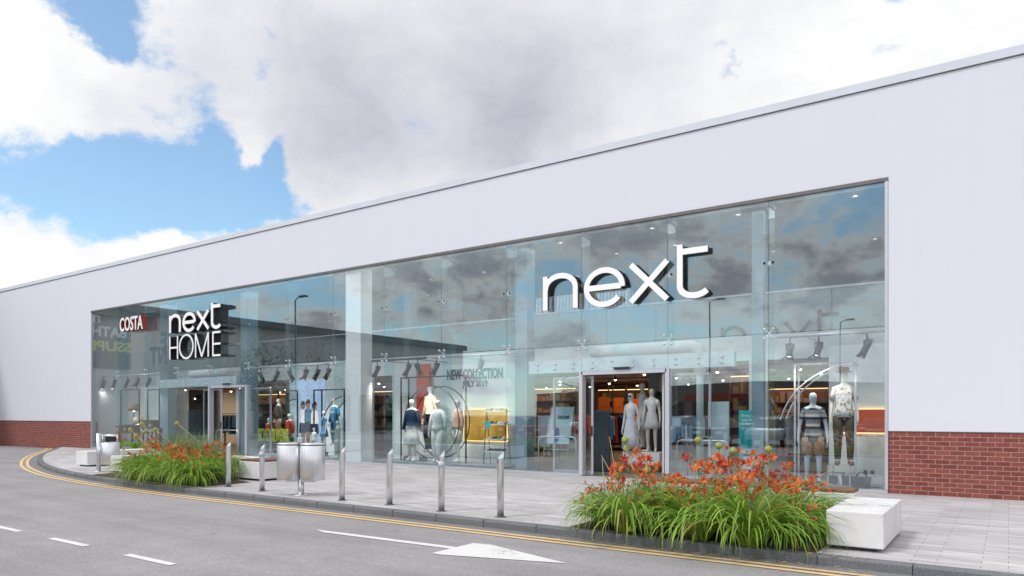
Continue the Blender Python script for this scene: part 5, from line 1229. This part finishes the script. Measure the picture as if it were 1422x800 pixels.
# alliums
def allium(label, p0, p1, r_, straw=False, group='alliums with round green heads'):
    """stalk from p0 to the head centre p1"""
    p0 = Vector(p0); p1 = Vector(p1); t = empty('allium', label, 'allium', p0, group=group)
    m = MB(); mid = (p0 + p1) / 2 + Vector((0.02, 0.01, 0.03)); m.tube([p0, mid, p1], 0.006, 6); build(m, 'stalk', M['straw' if straw else 'stalk'], t)
    m = MB(); rnd = random.Random(int(p1.x * 1000)); m.ball(p1, r_ * 0.45, 8)
    for i in range(140):
        z = 1 - 2 * (i + 0.5) / 140; a = i * 2.39996; d = Vector((math.sqrt(1 - z * z) * math.cos(a), math.sqrt(1 - z * z) * math.sin(a), z)); q = p1 + d * r_ * rnd.uniform(0.85, 1.05); u = d.orthogonal().normalized() * 0.008; v = d.cross(u).normalized() * 0.008
        m.add([p1 + d * r_ * 0.4, q - u, q + u * 0.2 + v], [(0, 1, 2)]); m.add([q - u - v, q + u - v, q + u + v, q - u + v], [(0, 1, 2, 3)])
    build(m, 'flower_head', M['allium'], t)
def al(label, px, py, Y, bx, by, r_=0.055, **k):
    h_ = atY(px, py, Y); allium(label, (bx if bx is not None else h_.x, by if by is not None else Y, 0.02), h_, r_, **k)
for px, py, Y, dx, lb in ((868, 611, -6.3, 0.25, 'topmost allium head before the doorway mannequins'), (870, 623, -6.2, 0.3, 'allium head just below the topmost one by the doorway'), (899, 653, -6.5, 0.1, 'allium head low among the orange flowers right of the doorway'), (858, 661, -6.6, 0.05, 'allium head at the left of the large bed'),
                          (970, 611, -5.6, 0.05, 'allium head before the white duct riser'), (998, 619, -5.7, 0.1, 'allium head before the tall pale panel'), (1018, 626, -5.8, 0.05, 'allium head before the teal banner'), (1067, 624, -6.0, 0.0, 'allium head before the blue grey column'), (998, 640, -6.0, 0.0, 'small allium head low before the tall pale panel')):
    a = atY(px, py, Y); al(lb, px, py, Y, a.x + dx, Y, 0.052)
for px, py, Y, bxx, lb in ((197, 589, -5.6, -16.9, 'uppermost allium head leaning left over the left bed'), (181, 597, -5.7, -17.0, 'allium head farthest left over the left bed'), (200, 600, -5.9, -16.6, 'middle of three clustered allium heads over the left bed'), (189, 606, -6.0, -16.7, 'lowest of three clustered allium heads over the left bed'), (246, 588, -5.5, -14.9, 'allium head leaning left before the left doorway'), (216, 597, -5.6, -16.0, 'allium head right of the cluster over the left bed'), (243, 620, -6.2, -15.4, 'small allium head low in the middle of the left bed')):
    al(lb, px, py, Y, bxx, Y, 0.062, straw=True)
a = atZ(897, 718, 0.3)
a = atY(886, 715, -7.35); allium('dried allium head drooping over the front of the large bed', (a.x + 0.05, -7.0, 0.45), a, 0.048, True)
a = atY(876, 735, -7.38); allium('small dried allium head hanging near the kerb', (a.x + 0.03, -7.05, 0.40), a, 0.035, True)
for i, (x0_, y0_, x1_, y1_, Y, lb) in enumerate(((1085, 685, 1172, 645, -5.6, 'long dry cane leaning right over the large bed'), (862, 700, 846, 606, -6.5, 'tallest dry upright stem at the left of the large bed'), (866, 690, 835, 632, -6.4, 'short dry stem beside the tallest one'), (840, 690, 836, 636, -6.6, 'dry stem before the doorway post'), (895, 690, 868, 622, -6.4, 'dry stem leaning toward the doorway allium'), (993, 675, 984, 615, -5.9, 'dry stem before the tall pale panel'))):
    a = atY(x0_, y0_, Y); b = atY(x1_, y1_, Y); m = MB(); m.tube([(a.x, Y, 0.03), a, b], [0.008, 0.008, 0.004], 6); one(m, 'dry_stem', M['straw'], lb, 'dry stem', 'dry stems in the large flower bed')

# ------------------------------------------------------------------ what stands behind the camera and shows in the glass
# wing of the same retail park, square to the shop front at its left end
wg = empty('retail_wing', 'grey retail wing with a dark fascia, square to the left end of the shop', 'building', (-46.0, -25, -0.1))
GREY = plain('grey_cladding', (0.62, 0.60, 0.57), 0.7, var=0.06, scale=0.4)
m = MB(); m.box(-60, -46.15, -42, -0.1, -0.1, 8.0); build(m, 'wall', GREY, wg)
m = MB(); m.box(-46.14, -45.6, -42, -0.1, 8.0, 8.5); build(m, 'fascia', plain('fascia_grey', (0.16, 0.17, 0.18), 0.6), wg)
m = MB(); m.box(-46.14, -46.0, -8.0, -0.1, 4.4, 7.7); build(m, 'sign_panel', M['charcoal'], wg)
for i in range(5):
    y = -12 - i * 5.2; m = MB(); m.box(-46.14, -46.05, y - 4.2, y, 0.1, 3.2); f = build(m, 'shop_window', M['dark_glass'], wg)
    m = MB(); m.box(-46.14, -46.0, y - 4.4, y + 0.2, 3.5, 4.2); build(m, 'sign_band', [M['coping'], M['render'], GREY][i % 3], wg)
ws = empty('bath_shop_sign', 'grey BATH and yellow SUPE lettering on the dark panel of the grey wing', 'sign', (-45.99, -6, 5.2))
WHITEGREY = plain('grey_lettering', (0.6, 0.62, 0.64), 0.5); YG = plain('yellow_lettering', (0.55, 0.58, 0.04), 0.5)
for s, y0, z0_, wd, hh, mt in (('BATH', -7.7, 6.35, 2.1, 0.62, WHITEGREY), ('SSUPE', -8.0, 5.45, 2.6, 0.62, YG), ('IT', -6.1, 7.15, 0.6, 0.45, WHITEGREY)):
    build(text(s, (-45.97, y0, z0_), (0, 1, 0), wd, hh, 0.04, 0.03), 'lettering', mt, ws)
# low gabled store across the car park
st_ = empty('gabled_store', 'low gabled store across the car park seen only in the glass', 'building', (-20, -62, -0.1))
m = MB(); m.prism([(-50, -62, -0.1), (6, -62, -0.1), (6, -62, 4.0), (-22.5, -62, 5.1), (-50, -62, 4.1)], (0, -30, 0)); build(m, 'wall', plain('store_wall', (0.16, 0.15, 0.15), 0.7), st_)
for i in range(9): m = MB(); x = -46 + i * 5.6; m.box(x, x + 4.6, -61.99, -61.9, 0.2, 2.9); build(m, 'shop_window', M['dark_glass'], st_)
m = MB(); m.box(-30, -14, -61.98, -61.8, 3.1, 3.8); build(m, 'sign_band', M['brick'] if False else M['crimson'], st_)
# parked cars
def car(mat):
    t = empty('parked_car', 'x', 'car', (0, 0, 0), bake=False, group='cars parked in rows facing the shop')
    W2 = 0.88
    prof = [(-2.1, 0.35), (-2.15, 0.62), (-1.95, 0.86), (-1.0, 0.95), (-0.35, 1.42), (1.05, 1.46), (1.75, 1.0), (2.1, 0.92), (2.15, 0.5), (2.05, 0.32)]
    low = [(-2.1, 0.35), (-2.15, 0.62), (-1.95, 0.84), (-1.0, 0.93), (1.75, 0.98), (2.1, 0.90), (2.15, 0.5), (2.05, 0.32)]
    m = MB(); m.rings([[Vector((s * W2 * f, y * g_, z)) for y, z in low] for s, f, g_ in ((-1, 1, 0.98), (-1, 0.93, 1.0), (1, 0.93, 1.0), (1, 1, 0.98))], sm=False); b = build(m, 'body', mat, t, bevel=0.04)
    m = MB(); m.rings([[Vector((x_ * 0.78, -1.02, 0.935)), Vector((x_ * 0.62, -0.35, 1.40)), Vector((x_ * 0.62, 1.05, 1.44)), Vector((x_ * 0.76, 1.72, 0.985))] for x_ in (-1, 1)], sm=False); build(m, 'windows', M['dark_glass'], t, bevel=0.02)
    m = MB(); m.rings([[Vector((x_ * 0.61, -0.30, 1.41)), Vector((x_ * 0.61, 1.02, 1.452)), Vector((x_ * 0.61, 1.02, 1.49)), Vector((x_ * 0.61, -0.28, 1.46))] for x_ in (-1, 1)], sm=False); build(m, 'roof', mat, t, bevel=0.015)
    for sx in (-1, 1):
        for y in (-1.32, 1.35):
            m = MB(); m.lathe([(0.31, -0.10), (0.32, 0.0), (0.31, 0.10)], (0, 0, 0), 20, axis='y'); m.xf(Matrix.Translation((sx * 0.82, y, 0.32)) @ Matrix.Rotation(R(90), 4, 'Z')); wh = build(m, 'wheel', M['tyre'], t)
            m = MB(); m.lathe([(0.001, -0.112), (0.2, -0.112), (0.21, -0.08), (0.21, 0.08), (0.2, 0.112), (0.001, 0.112)], (0, 0, 0), 16, axis='y'); m.xf(Matrix.Translation((sx * 0.82, y, 0.32)) @ Matrix.Rotation(R(90), 4, 'Z')); build(m, 'rim', M['alu'], wh)
        m = MB(); m.box(sx * 0.6 - 0.18, sx * 0.6 + 0.18, 2.10, 2.17, 0.64, 0.78); build(m, 'headlight', M['white'], t)
    m = MB(); m.box(-0.26, 0.26, 2.15, 2.165, 0.42, 0.53); build(m, 'number_plate', M['white'], t)
    return t
paints = [('silver', (0.5, 0.52, 0.54)), ('black', (0.02, 0.02, 0.025)), ('white', (0.75, 0.75, 0.75)), ('dark blue', (0.02, 0.05, 0.14)), ('red', (0.35, 0.02, 0.02)), ('grey', (0.18, 0.19, 0.2))]
cars = [car(plain('car_paint_' + n_.replace(' ', '_'), c, 0.25, 0.2, 0.02)) for n_, c in paints]
for c in cars: KIDS[c.name] = list(c.children)
cu = [False] * 6
for i in range(15):
    for row, y in ((0, -22.5), (1, -38.0)):
        k = (i * 5 + row * 3 + (i // 3)) % 6; x = -32 + i * 2.75
        if (i + row) % 5 == 4: continue
        lb = '%s car, number %d from the left in the %s row opposite the shop' % (paints[k][0], i + 1, ('nearer', 'farther')[row])
        place(cars[k], not cu[k], (x, y, -0.1), R(0 if (i % 4) else 180), lb); cu[k] = True
# street lamps
lp = empty('street_lamp', 'x', 'street lamp', (0, 0, 0), bake=False, group='tall lamp posts in the car park')
m = MB(); m.tube([(0, 0, 0), (0, 0, 1.2), (0, 0, 1.21), (0, 0, 8.9)], [0.09, 0.09, 0.06, 0.045], 12); m.tube([(0, 0, 8.9), (0.25, 0, 9.05), (0.5, 0, 9.08)], 0.03, 8); build(m, 'post', M['charcoal'], lp)
m = MB(); m.box(0.42, 1.05, -0.13, 0.13, 9.03, 9.15); build(m, 'lamp_head', M['charcoal'], lp, bevel=0.03)
for i, (x, y, lb) in enumerate(((-37.4, -14, 'dark lamp post at the left end of the car park near the wing'), (-16, -30, 'lamp post in the middle of the car park'), (-5.5, -33, 'lamp post at the right of the car park'), (-11, -46, 'lamp post before the gabled store'))): place(lp, i == 0, (x, y, -0.1), 0, lb)
# trees
def tree(label, loc, h, r_, seed):
    rnd = random.Random(seed); t = empty('street_tree', label, 'tree', loc, bake=False, group='young trees in the car park'); m = MB(); m.tube([(0, 0, 0), (0.05, 0, h * 0.4), (0, 0.05, h * 0.9)], [0.11, 0.07, 0.02], 8)
    ends = []
    for i in range(16):
        z = h * rnd.uniform(0.3, 0.85); a = rnd.uniform(0, 6.28); L_ = r_ * rnd.uniform(0.5, 1.0); e = Vector((math.cos(a) * L_, math.sin(a) * L_, z + L_ * rnd.uniform(0.3, 0.8))); m.tube([(0, 0, z), e * 0.5 + Vector((0, 0, z * 0.5)), e], [0.03, 0.02, 0.008], 5); ends.append(e)
    build(m, 'trunk', M['bark'], t); f = MB()
    for i in range(2600):
        e = rnd.choice(ends); q = e * rnd.uniform(0.6, 1.05) + Vector([rnd.gauss(0, r_ * 0.2) for _ in range(3)]); q.z = max(q.z, h * 0.3); u = Vector([rnd.uniform(-1, 1) for _ in range(3)]).normalized() * 0.09; v = u.orthogonal().normalized() * 0.05
        f.add([q - u, q + v, q + u, q - v], [(0, 1, 2, 3)])
    build(f, 'crown', M['treeleaf'], t)
tree('young tree nearest the grey wing', (-50.0 + 8, -15, -0.1), 6.4, 1.9, 4); tree('young tree beside the lamp post near the wing', (-38.5, -17.5, -0.1), 6.0, 1.8, 8); tree('young tree at the right side of the car park', (-27, -33, -0.1), 5.0, 1.7, 9)
m = MB()

# ------------------------------------------------------------------ light and sky
def area(name, loc, sx, sy, power, colr, rot=(0, 0, 0)):
    l = bpy.data.lights.new(name, 'AREA'); l.shape = 'RECTANGLE'; l.size = sx; l.size_y = sy; l.energy = power; l.color = colr
    o = bpy.data.objects.new(name, l); col.objects.link(o); o.location = loc; o.rotation_euler = rot; return o
area('shop_ceiling_light', (-18, 7.5, 2.78), 30, 6, 680, (1.0, 0.70, 0.44))
area('upper_ceiling_light', (-18, 4.8, 6.25), 30, 6, 150, (1.0, 0.95, 0.9))
for i, (px, Y, lb) in enumerate(SPOTS):        # the lit track spotlights
    l = bpy.data.lights.new('spotlight_lamp', 'SPOT'); l.energy = (75 if i > 2 else 55) if i < 14 else 35; l.spot_size = R(95); l.spot_blend = 1.0; l.shadow_soft_size = 0.12; l.color = (1.0, 0.93, 0.84)
    o = bpy.data.objects.new('spotlight_lamp', l); col.objects.link(o); o.location = (xat(px, Y), Y - 0.1, 2.70); o.rotation_euler = (R(24), 0, 0)
area('window_ceiling_light', (-18, 1.2, 6.2), 31, 1.2, 130, (1.0, 0.97, 0.93))
SUN_EL, SUN_AZ = R(50), R(-28)      # azimuth measured from -Y towards -X
sd = Vector((math.sin(SUN_AZ) * math.cos(SUN_EL), -math.cos(SUN_AZ) * math.cos(SUN_EL), math.sin(SUN_EL)))
sl = bpy.data.lights.new('sun', 'SUN'); so = bpy.data.objects.new('sun', sl); col.objects.link(so)
so.rotation_euler = (-sd).to_track_quat('-Z', 'Y').to_euler(); sl.energy = 1.5; sl.angle = R(10); sl.color = (1.0, 0.97, 0.93)
wd_ = bpy.data.worlds.new('World'); sc.world = wd_; wd_.use_nodes = True; nt = wd_.node_tree; nt.nodes.clear()
out = N(nt, 'ShaderNodeOutputWorld')
sky = N(nt, 'ShaderNodeTexSky'); sky.sky_type = 'NISHITA'; sky.sun_disc = False; sky.sun_elevation = SUN_EL; sky.sun_rotation = math.atan2(sd.x, sd.y); sky.air_density = 1.0; sky.dust_density = 0.6; sky.ozone_density = 1.0
tint = N(nt, 'ShaderNodeMixRGB', blend_type='MULTIPLY'); tint.inputs[0].default_value = 1; tint.inputs[2].default_value = (0.86, 1.08, 1.12, 1); L(nt, sky.outputs[0], tint.inputs[1])
bg = N(nt, 'ShaderNodeBackground'); L(nt, tint.outputs[0], bg.inputs[0]); bg.inputs[1].default_value = 0.15
tc = N(nt, 'ShaderNodeTexCoord'); dirv = tc.outputs['Generated']
nrm = N(nt, 'ShaderNodeVectorMath', operation='NORMALIZE'); L(nt, dirv, nrm.inputs[0]); dv = nrm.outputs[0]
sep = N(nt, 'ShaderNodeSeparateXYZ'); L(nt, dv, sep.inputs[0])
# flattened towards the horizon so far clouds look lower and wider
mp = N(nt, 'ShaderNodeMapping'); mp.inputs['Scale'].default_value = (1, 1, 1.7); L(nt, dv, mp.inputs[0])
n1 = noise(nt, mp.outputs[0], 3.1, 9, 0.58, 0.25); n2 = noise(nt, mp.outputs[0], 9.0, 10, 0.66, 0.3); n3_ = noise(nt, mp.outputs[0], 26.0, 8, 0.65, 0.2)
def skydir(px, py):
    r = _ray(px, py); return Vector(r).normalized()
wn = N(nt, 'ShaderNodeTexNoise'); wn.inputs['Scale'].default_value = 5.0; wn.inputs['Detail'].default_value = 6; wn.inputs['Roughness'].default_value = 0.6; L(nt, dv, wn.inputs['Vector'])
w1 = N(nt, 'ShaderNodeVectorMath', operation='SUBTRACT'); L(nt, wn.outputs[1], w1.inputs[0]); w1.inputs[1].default_value = (0.5, 0.5, 0.5)
w2 = N(nt, 'ShaderNodeVectorMath', operation='SCALE'); L(nt, w1.outputs[0], w2.inputs[0]); w2.inputs['Scale'].default_value = 0.17
w3 = N(nt, 'ShaderNodeVectorMath', operation='ADD'); L(nt, dv, w3.inputs[0]); L(nt, w2.outputs[0], w3.inputs[1]); dvw = w3.outputs[0]
def blob(px, py, rpx, sx=1.0):
    """smooth 0..1 spot round a sky direction; rpx its radius"""
    c = skydir(px, py); rad = rpx / FPX * (FW[0] * c.x + FW[1] * c.y)
    d = N(nt, 'ShaderNodeVectorMath', operation='DISTANCE'); L(nt, dvw, d.inputs[0]); d.inputs[1].default_value = c
    return mth(nt, 'POWER', 2.718, mth(nt, 'MULTIPLY', -1.0 / (rad * rad), mth(nt, 'POWER', d.outputs['Value'], 2)))
def total(bs):
    acc = None
    for w_, b in bs:
        v = mth(nt, 'MULTIPLY', b, w_); acc = v if acc is None else mth(nt, 'ADD', acc, v)
    return acc
detail = mth(nt, 'ADD', mth(nt, 'MULTIPLY', mth(nt, 'SUBTRACT', n1, 0.5), 3.2), mth(nt, 'MULTIPLY', mth(nt, 'SUBTRACT', n2, 0.5), 2.2))
detail = mth(nt, 'ADD', detail, mth(nt, 'MULTIPLY', mth(nt, 'SUBTRACT', n3_, 0.5), 0.9))
# front sky: cloud everywhere but for the blue openings
front = mth(nt, 'ADD', mth(nt, 'MULTIPLY', sep.outputs[0], FW[0]), mth(nt, 'MULTIPLY', sep.outputs[1], FW[1]))
frontm = N(nt, 'ShaderNodeMapRange'); frontm.interpolation_type = 'SMOOTHSTEP'; L(nt, front, frontm.inputs[0]); frontm.inputs[1].default_value = 0.0; frontm.inputs[2].default_value = 0.35
holes = total([(-1.25, blob(120, 15, 75)), (-1.15, blob(150, 235, 75)), (-1.1, blob(250, 270, 75)), (-0.9, blob(350, 262, 60)), (-0.75, blob(420, 275, 45)), (-0.8, blob(395, 215, 25)), (-0.75, blob(1027, 106, 18)), (-0.9, blob(130, 285, 60)), (-1.0, blob(0, 250, 80)), (-0.35, blob(1240, 0, 40)), (1.0, blob(130, 110, 50)),
               (0.95, blob(335, 212, 42)), (0.6, blob(205, 205, 30)), (0.9, blob(240, 340, 70)), (0.5, blob(60, 100, 60)), (0.5, blob(470, 240, 40))])
cover_f = mth(nt, 'ADD', mth(nt, 'ADD', 0.68, holes), mth(nt, 'MULTIPLY', detail, 0.75))
cover_b = mth(nt, 'ADD', 0.36, mth(nt, 'MULTIPLY', detail, 1.0))
mixc = N(nt, 'ShaderNodeMix'); L(nt, frontm.outputs[0], mixc.inputs[0]); L(nt, cover_b, mixc.inputs[2]); L(nt, cover_f, mixc.inputs[3])
cov = N(nt, 'ShaderNodeMapRange'); cov.interpolation_type = 'SMOOTHSTEP'; L(nt, mixc.outputs[0], cov.inputs[0]); cov.inputs[1].default_value = -0.12; cov.inputs[2].default_value = 0.42; cov.inputs[3].default_value = 0.10
# brightness of the clouds: grey bellies, white rims
grey = total([(0.6, blob(640, 120, 190)), (0.4, blob(480, 200, 90)), (0.4, blob(870, 60, 160)), (0.45, blob(420, 70, 120)), (0.4, blob(260, 140, 80)), (0.45, blob(720, 190, 80)), (0.35, blob(150, 160, 50))])
thick = N(nt, 'ShaderNodeMapRange'); thick.interpolation_type = 'SMOOTHSTEP'; L(nt, mixc.outputs[0], thick.inputs[0]); thick.inputs[1].default_value = 0.12; thick.inputs[2].default_value = 0.75
gb = mth(nt, 'ADD', mth(nt, 'MULTIPLY', thick.outputs[0], 0.85), mth(nt, 'MULTIPLY', mth(nt, 'SUBTRACT', n2, 0.52), 2.4))
gmix = N(nt, 'ShaderNodeMix'); L(nt, frontm.outputs[0], gmix.inputs[0]); L(nt, gb, gmix.inputs[2])
L(nt, mth(nt, 'ADD', grey, mth(nt, 'MULTIPLY', mth(nt, 'SUBTRACT', n2, 0.5), 0.7)), gmix.inputs[3])
gcl = mth(nt, 'MULTIPLY', gmix.outputs[0], 1.0, True)
ccol = ramp(nt, gcl, [(0.0, (0.80, 0.80, 0.80)), (0.4, (0.64, 0.65, 0.69)), (1.0, (0.40, 0.41, 0.48))])
wm_ = N(nt, 'ShaderNodeMixRGB', blend_type='MULTIPLY'); wm_.inputs[0].default_value = 1.0; L(nt, ccol, wm_.inputs[1]); wm_.inputs[2].default_value = (1.55, 1.45, 1.36, 1)
cm_ = N(nt, 'ShaderNodeMixRGB'); L(nt, frontm.outputs[0], cm_.inputs[0]); L(nt, wm_.outputs[0], cm_.inputs[1]); L(nt, ccol, cm_.inputs[2])
cb = N(nt, 'ShaderNodeBackground'); L(nt, cm_.outputs[0], cb.inputs[0]); cb.inputs[1].default_value = 1.06
mxs = N(nt, 'ShaderNodeMixShader'); L(nt, cov.outputs[0], mxs.inputs[0]); L(nt, bg.outputs[0], mxs.inputs[1]); L(nt, cb.outputs[0], mxs.inputs[2]); L(nt, mxs.outputs[0], out.inputs[0])

vs_ = sc.view_settings; vs_.view_transform = 'Standard'; vs_.look = 'None'; vs_.exposure = 0.24; vs_.gamma = 1.0; vs_.use_curve_mapping = False
sc.display_settings.display_device = 'sRGB'
sc.render.engine = 'CYCLES'; sc.cycles.max_bounces = 8; sc.cycles.transparent_max_bounces = 24; sc.cycles.glossy_bounces = 3; sc.cycles.diffuse_bounces = 3
sc.cycles.use_denoising = True; sc.cycles.sample_clamp_indirect = 4; sc.cycles.caustics_reflective = False; sc.cycles.caustics_refractive = False
